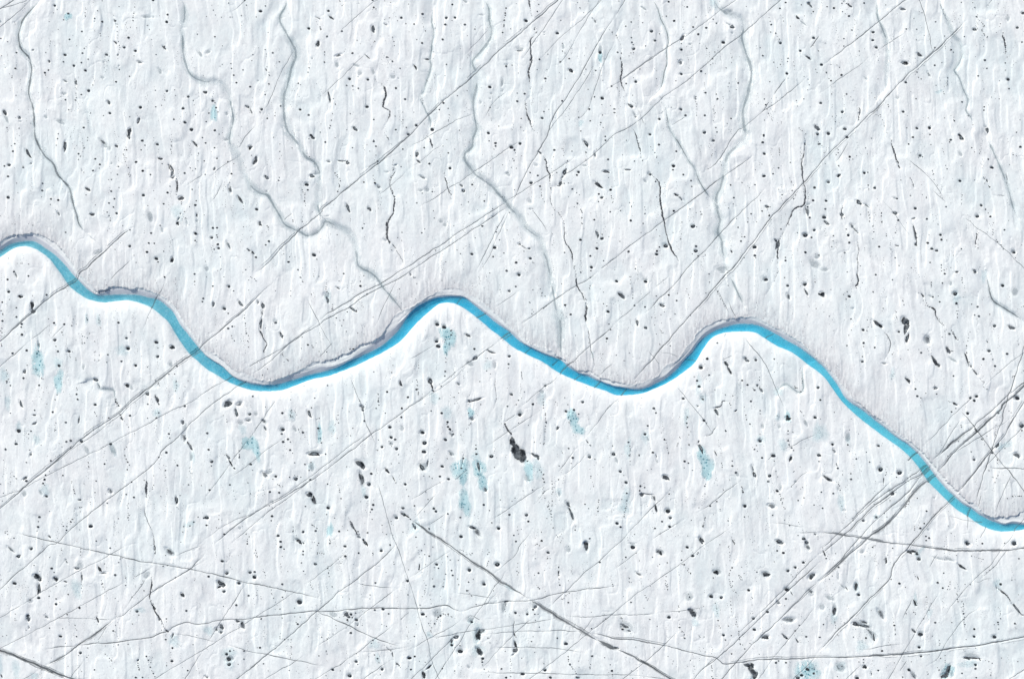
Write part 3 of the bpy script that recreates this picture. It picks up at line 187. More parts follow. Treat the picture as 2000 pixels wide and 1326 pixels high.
E 180 415 22 18 -10;142 425 18 12 -20;112 838 20 18 -50;165 815 26 20 60;370 800 30 18 75;320 760 24 10 20;1575 10 22 8 45;20 1300 24 12 25;1380 690 24 20 50;1830 1080 28 5 80;1880 1175 24 5 40;1795 1035 24 6 35;155 390 36 20 30;1400 715 20 14 50;160 870 14 10 0
G 370 790 30 54 -15;155 390 48 34 20;1250 690 44 30 20;340 390 20 20 0;925 565 26 32 0;150 850 34 24 0;1487 785 16 20 0;1478 1150 18 16 0;1727 1220 18 20 0;1411 1285 24 28 0;240 1120 40 34 0;485 325 24 24 0;220 285 22 20 0;1720 65 20 20 0;275 1120 14 16 0
S 40 850 50 40 0;1650 980 60 50 0;1685 1120 26 50 0;240 1160 50 60 0;240 1060 60 50 0
C 500 50,490 100,510 140;630 410,660 520,700 600,750 660;750 660,750 720;1200 220,1215 330;1025 370,1055 445;1310 720,1420 690;730 870,750 930,840 940;840 960,840 1110;1640 60,1640 150;255 210,265 260;1690 960,1780 1010,1830 1080,1835 1130;240 120,310 135;740 180,745 280;1380 780,1440 700;760 490,780 470;1080 90,1150 100,1180 120;1840 170,1840 210;1860 1160,1910 1210;560 210,590 340;1280 790,1275 830;1180 1050,1190 1080;1660 1080,1695 1130;510 500,510 520;480 90,500 100;930 690,925 720;990 290,980 300;1320 500,1350 530;600 360,580 390;820 1100,840 1120;1410 330,1390 380
T 800 1060
D 227 38 5;117 71 7;147 110 6;191 124 9;263 207 15;281 243 8;240 236 4;237 419 13;327 422 8;224 346 5;369 129 6;396 162 6;475 165 5;408 265 9;420 311 10;348 300 5;491 64 5;504 105 5;595 112 5;609 98 6;558 110 4;582 262 18;575 377 8;558 461 10;619 348 5;604 512 6;725 400 16;817 461 6;829 414 6;854 208 22;770 175 4;759 192 5;757 211 5;1348 92 14;1344 149 7;1368 149 4;1224 149 5;1264 24 5;1451 239 5;1450 287 8;1455 353 5;1462 407 8;1263 443 7;1239 8 5;1545 577 9;1482 543 3;1851 185 11;1975 400 6;1978 420 5;1975 440 1;1030 677 14;1202 646 10;1219 689 7;1250 689 5;1145 690 12;1263 815 6;1225 748 5;1226 765 3;1187 954 7;1202 907 5;1437 922 8;1521 976 18;1777 1098 12;1898 1112 6;1543 1100 6;1547 1130 7;1545 1150 4;1561 1176 10;1578 1200 5;1588 1220 6;1648 1203 4;1645 1145 5;1218 1060 5;1307 1170 5;1092 1118 5;930 1050 5;895 1220 10;938 1305 12;1100 1270 18;984 1260 4;440 1240 6;769 1297 5;725 1222 5;13 1227 10;5 1115 18;50 1100 10;152 1155 5;97 1145 4;48 905 7;187 778 5;197 800 4;129 688 18;162 711 7;376 688 8;302 706 10;278 718 8;243 782 8;490 995 7;493 1050 24;762 920 6;782 967 5;648 595 6;102 600 6;148 460 6;605 765 14;410 990 14;712 1120 14;708 1155 10;708 1182 5;1255 290 10;1217 310 4;1545 365 4;1910 738 8;1953 1182 6;1968 1240 12;1973 1280 6;1755 1220 5;1770 830 7;1752 1205 4;1620 1265 6;1623 1300 8;1318 1235 14;1370 1305 14;318 1218 8;468 347 5;130 240 1;157 207 4;92 255 8;1388 1180 1;65 790 4
E 455 918 26 16 -20;410 955 12 24 10;668 895 56 22 -85;680 1050 44 20 50;1030 985 34 12 80;1030 1040 28 20 -60;1010 1080 24 8 -40;137 1280 40 16 82;190 1205 40 8 -40;1720 30 46 18 82;700 860 30 14 -20;935 590 14 10 60;945 570 26 6 -10;690 1075 20 16 60;97 230 30 6 -85;1020 890 18 7 75;1450 300 30 5 85;1640 1310 18 8 0;1225 620 20 12 -30
G 670 890 36 70 10;682 1050 30 54 -30;1720 30 24 54 -8;710 860 34 24 -20;590 740 36 30 -30;493 1045 26 34 0;852 205 28 24 0;1148 680 14 30 0;1545 60 26 30 0;578 258 22 22 0;720 390 20 26 0;1318 1230 18 14 0;575 1200 20 16 30;1210 600 34 40 0;275 680 60 40 0;910 620 24 60 0;450 910 34 24 -20
S 965 430 40 24 35;600 760 36 30 0;660 880 50 100 0;190 890 26 34 0;410 980 20 30 0;1640 1320 30 20 0;660 1040 60 60 0
C 75 30,100 150,95 250;490 60,600 110;765 50,770 190,760 230;1455 230,1455 400,1480 425;1230 400,1260 440;560 440,605 515;240 790,190 900;300 700,240 790;930 570,935 670;1020 880,1040 960;980 1110,985 1180,985 1320;1545 1100,1550 1160,1620 1260,1620 1310;1975 390,1990 450;1760 1160,1750 1220;1750 1200,1770 1240;350 300,330 420;1220 20,1245 10;280 670,420 720;120 270,160 440,130 520;760 910,785 970;770 1240,775 1290;200 500,210 590;400 510,410 560;480 400,500 440;1050 190,1050 320;180 770,190 800;700 1110,705 1190;1560 480,1480 550;50 1080,55 1110;720 1210,760 1250
T 1200 1060
D 178 40 22;210 96 6;110 137 9;243 171 5;439 205 5;421 220 4;513 189 7;370 135 6;708 40 14;853 2 10;761 123 15;652 163 8;677 208 9;655 75 5;813 92 7;740 290 6;720 248 5;715 285 1;502 322 5;495 392 5;507 413 5;519 420 5;516 450 6;143 346 4;147 382 4;163 382 4;961 337 6;957 208 4;940 517 20;1038 528 16;980 581 6;1008 750 8;1108 804 6;1079 940 8;1060 893 14;1137 898 6;1305 457 14;1341 533 5;1352 732 15;1361 840 15;1490 668 13;1218 915 6;1211 880 5;1145 240 6;1210 313 6;1217 335 5;1237 232 4;1261 292 5;1240 355 4;1107 37 5;1122 120 5;1148 370 5;1498 22 6;1582 73 10;1642 94 13;1554 180 5;1837 187 14;1758 235 14;1687 268 16;1718 305 4;1734 325 5;1678 452 22;1668 540 12;1605 590 1;1655 607 5;1797 797 7;1758 852 9;1866 910 11;1990 912 6;1318 973 5;1268 1028 7;1247 988 4;1407 1078 4;1140 1076 8;521 1100 5;740 1140 5;773 1196 5;345 741 6;415 808 5;287 631 4;160 574 9;530 720 18;207 1008 5;168 1240 5;957 1315 8;945 1210 5;943 1190 4;631 820 7;645 835 1;668 865 4;680 890 6;683 923 9;660 858 4;872 911 5;622 610 5;1877 1225 18;1820 1283 16;1785 1310 18;1938 1265 12;1920 1220 5;1668 1160 10;1570 1160 12;1597 1143 8;1023 12 4;295 508 4;328 540 4;320 552 4;728 520 5;400 150 1;80 838 12;1550 720 1;1945 1225 4;1340 270 1;1385 280 8;1180 790 5;1210 855 4;1785 960 8;1360 1 1
E 440 90 32 18 35;235 300 36 13 35;990 285 32 16 30;1475 305 36 22 25;1920 322 36 20 -35;1700 745 56 22 -5;1660 910 38 12 45;762 680 48 24 55;740 650 26 12 10;1470 915 36 18 -10;1595 580 22 16 50;1345 1250 56 22 58;1300 1190 40 20 30;1370 1290 40 20 -70;100 810 36 14 20;1340 1190 30 18 60;1910 470 20 10 50;830 910 20 4 55;1725 490 22 4 60;1775 945 20 6 60;20 1020 24 8 10;1880 40 34 18 60;145 855 18 7 10;1615 2 30 10 0
G 1700 745 64 32 -5;1470 300 44 44 30;1465 912 44 26 -10;1880 35 22 40 -25;765 680 36 56 -25;1920 320 44 28 -35;1350 1260 40 70 -25;1000 280 44 34 0;445 85 44 34 30;725 520 44 40 0;1910 480 34 40 0;110 810 70 60 10;1680 445 34 26 0;1490 665 18 18 0
S 1870 1240 120 90 0;1330 1310 30 20 0;785 770 34 44 0;990 650 34 70 0;1940 1200 50 60 0;1800 1320 70 40 0
C 1110 20,1120 130,1150 240,1110 330,1150 460,1170 490;500 320,510 450;630 750,650 840,680 930;1130 520,1135 640,1150 710;1180 700,1210 870,1225 980,1270 1030;960 180,985 185;1140 240,1110 320;140 310,150 390;720 490,730 540;660 200,740 300;1210 310,1250 360;620 600,630 670;1330 520,1350 640,1345 700;950 1170,950 1300;70 700,70 830;985 320,990 330;810 80,810 110;870 600,860 640;990 590,1000 700;1010 780,1040 860;290 500,320 555;1110 380,1180 480;160 1290,180 1320;400 1000,380 1030;1230 350,1250 360;1160 10,1200 20;940 170,960 160;870 1000,880 1060;60 710,75 750;580 1130,560 1180
T 1600 1060
D 65 148 8;515 38 8;711 47 7;540 22 5;158 101 4;440 129 4;185 232 10;777 391 13;697 351 6;835 427 5;948 105 14;968 155 16;1206 289 8;1149 382 12;1198 435 10;1244 448 5;1268 374 5;1317 432 4;1267 396 4;1329 116 5;1256 70 6;931 323 5;946 603 6;1014 733 7;1067 648 5;1087 588 5;1042 522 5;1045 575 4;1126 771 12;1288 770 6;1402 684 10;1411 718 5;1409 743 5;1414 790 7;1412 810 4;1348 568 7;1387 563 4;1400 587 4;1378 620 3;1403 638 4;1340 545 6;1415 397 4;1470 402 5;1507 836 11;1507 908 14;1427 937 5;1736 768 10;1739 789 7;1760 682 5;1899 779 9;1761 398 13;1869 358 5;1703 910 18;983 885 22;971 1012 14;841 680 5;845 645 4;930 675 4;935 690 4;726 798 11;733 840 5;735 888 4;383 503 14;152 765 5;157 800 4;38 788 8;5 913 8;452 921 10;330 911 6;609 1046 12;728 1162 5;894 1152 5;809 1300 8;872 1232 16;1181 1118 6;1224 1092 6;1225 1140 4;1166 1233 7;1386 1264 9;1518 1182 14;1518 1218 12;1680 1166 6;1773 1117 5;1666 1278 4;1658 1226 3;1055 1275 5;988 1100 11;218 1197 6;173 1200 5;187 1217 5;173 1295 5;427 1128 6;430 1160 4;1150 1210 3;1165 942 5;1938 150 9;1980 955 1;123 318 5;95 347 5;1448 8 22;1897 10 20;1390 60 2;1583 2 10;650 190 5;1930 1150 6;365 1310 18;570 1235 10;1745 835 5;1100 903 5;240 772 4;175 890 5;1525 1305 8;1690 235 5;1990 655 1;1520 1020 4;1590 155 5;1700 790 3;665 115 4;1745 160 1;100 1 1
E 1385 230 56 10 35;358 425 16 36 0;600 690 56 18 55;918 853 24 12 45;900 80 50 13 0;880 90 30 8 30;440 1200 26 16 15;505 1265 22 8 75;1480 1118 80 8 3;1560 1130 20 5 60;1440 1120 30 10 20;1920 640 64 12 52;1980 700 30 5 10;1790 480 50 5 40;145 660 18 40 0;350 785 36 18 10;430 805 60 12 12;490 860 44 12 50;530 920 34 10 80;435 768 34 10 20;1255 1240 20 60 20;1220 1290 36 24 0;920 1290 44 14 60;48 100 30 7 65;650 170 26 9 85;960 340 22 5 70;1725 430 20 7 70;180 1190 1 1 0;930 580 30 12 70;410 80 1 1 0;265 440 20 5 60
G 983 880 30 40 0;1250 1260 60 60 0;968 150 20 26 0;420 790 100 30 20;515 890 34 60 -30;145 640 24 70 0;600 690 60 28 55;358 425 24 46 0;1700 912 28 24 0;1265 155 50 14 20;410 80 30 20 0;100 530 50 24 20;25 620 30 30 0;205 1205 50 40 20;365 1310 24 20 0;915 1280 24 50 -30;1480 1095 90 34 5;180 320 12 40 0;225 420 40 8 40;1450 5 26 16 0;1900 10 22 16 0;383 503 18 16 0;990 1095 16 14 0;800 640 1 1 0;1180 150 80 12 10
S 358 420 24 60 0;1250 1250 60 80 0;930 550 20 70 0;200 1200 50 50 0;1450 1170 90 40 0;1070 680 30 40 0;1730 400 40 50 0;410 1000 60 50 0;140 730 30 60 0;985 70 60 20 -40;950 110 24 24 0
C 30 40,65 150;1345 545,1400 580,1405 790;920 280,935 330;900 640,940 700;845 630,840 690;1040 510,1060 590;730 740,735 890;150 750,160 860;1050 1230,1060 1290;1180 1110,1185 1130;1690 230,1580 320;1740 600,1760 700;1750 690,1770 750;1735 760,1745 840;1900 770,1910 840;1720 430,1820 510;1600 1130,1690 1170;380 1150,430 1160;710 160,730 220;620 120,650 200;1250 390,1270 450;500 20,560 30;500 640,490 680;1320 480,1350 520;1150 1200,1160 1240;1660 1220,1670 1290;1230 1130,1230 1160;1360 1020,1420 1050;1160 930,1170 1010;930 540,950 610;1310 430,1320 440;1470 120,1600 160;1830 540,1880 600;1940 500,1940 560;1460 400,1480 410;1770 1100,1775 1130;700 180,690 200;1380 1230,1385 1270;860 400,890 420;175 880,190 900
'''
RIVER = r'''T 0 266
WN 0,1110 100,1050 200,1030 330,1030 430,1090 530,1160 620,1250 680,1320
WS 0,1170 90,1110 180,1075 280,1072 380,1120 480,1200 550,1290
WL 0,1075 80,1020 200,980 310,970 400,1010 500,1080 600,1170 700,1290
LO 0,1040 80,990 200,955 320,955 430,985 540,1050 640,1160 740,1300
T 0 532
WN 780,100 850,170 930,220 1040,220 1200,215 1340,225 1440,245 1540,270 1620,330 1690,400 1740,500 1820,600 1900,700
WS 600,30 660,120 740,190 870,265 980,290 1100,280 1250,272 1380,305 1480,350 1580,430 1650,500 1700,590 1770,700 1850,800 1930,870
WL 790,85 860,150 930,205 1000,190 1080,165 1250,165 1400,185 1520,230 1570,260 1650,330 1710,395 1760,480 1840,590 1920,700
LO 820,60 890,130 940,185 1000,170 1080,150 1250,150 1400,165 1560,215 1650,280 1720,360 1780,450 1850,560 1930,680
T 400 532
WN 0,805 80,860 170,920 260,1005 360,1060 480,1090 600,1100 720,1085 850,1050 1000,1005 1150,970 1300,920 1420,860 1560,800 1680,740 1800,650 1900,550
WS 0,930 100,990 200,1050 330,1110 480,1150 620,1160 760,1140 900,1090 1050,1040 1200,1005 1350,955 1500,890 1650,820 1800,740 1900,670
WL 0,795 170,915 260,1000 400,1055 520,1080 600,1094 720,1050 880,990 1000,960 1100,925 1250,915 1330,885 1420,845 1530,770 1640,700 1730,625 1830,550 1950,440
LO 0,750 100,800 200,880 300,965 450,1000 560,1050 620,1060 740,1030 870,975 900,960 1060,885 1200,870 1330,800 1450,765 1530,705 1640,680 1720,620 1800,500 1870,400
T 800 532
WN 0,400 100,320 200,270 330,240 450,235 540,250 620,310 720,390 840,490 960,570 1060,660 1170,730 1300,790 1400,830 1480,860 1560,930 1650,980 1750,1020 1850,1060
WS 0,570 80,480 200,370 280,310 360,290 440,300 550,360 670,450 800,560 900,640 1050,750 1150,800 1300,870 1450,970 1600,1040 1750,1100 1900,1150
WL 0,380 100,310 250,240 400,222 540,240 640,305 760,395 860,470 970,560 1050,620 1100,680 1200,735 1400,820 1480,850 1540,890 1640,970 1750,995 1850,1050
LO 0,340 100,290 200,220 300,180 450,160 550,190 650,240 780,350 880,430 960,520 1000,570 1060,590 1130,650 1250,720 1380,760 1460,820 1520,850 1600,930 1750,975 1850,1030
T 1200 532
WN 0,1110 100,1130 200,1140 320,1125 420,1080 540,1010 640,915 690,845 760,780 820,690 900,620 1000,560 1120,520 1220,500 1340,505 1440,530 1560,590 1680,660 1800,730 1900,800
WS 0,1190 120,1192 240,1185 400,1130 560,1050 700,950 790,870 870,740 940,650 1040,595 1150,575 1280,575 1380,590 1480,650 1600,720 1720,770 1850,860 1940,930
WL 0,1105 100,1120 200,1125 320,1100 420,1040 500,1000 600,900 680,830 740,760 800,680 880,590 980,530 1080,490 1180,460 1320,455 1440,500 1560,560 1680,620 1780,680 1880,770
LO 0,1065 100,1085 200,1080 320,1040 390,1020 420,970 500,910 600,860 680,760 760,650 820,570 900,520 1000,480 1100,462 1180,450 1330,440 1450,470 1560,540 1700,600 1800,670 1900,760
T 1600 532
WN 0,880 70,950 130,1030 190,1110 240,1200 310,1270 400,1326
WS 0,970 80,1050 130,1120 170,1200 230,1260 280,1310
WL 0,870 80,940 140,1020 210,1110 260,1190 350,1270 430,1326
LO 0,850 80,930 150,1000 230,1110 300,1190 390,1280 450,1326
T 1700 850 6.63
WN 350,30 540,160 620,240 740,380 850,530 950,650 1080,780 1200,890 1310,950 1420,1030 1540,1095 1620,1125 1720,1160 1850,1150 1989,1165
WS 160,0 300,100 460,220 570,330 660,450 740,580 860,700 1000,840 1130,960 1260,1040 1400,1140 1550,1210 1700,1245 1850,1240 1989,1220
WL 380,30 560,155 650,240 760,370 870,520 970,640 1100,770 1220,875 1330,935 1440,1010 1560,1060 1640,1100 1720,1140 1850,1115 1989,1135
LO 420,20 580,140 680,240 800,370 910,510 1010,620 1130,740 1260,850 1370,900 1440,970 1560,1040 1640,1060 1750,1065 1850,1045 1989,985
'''
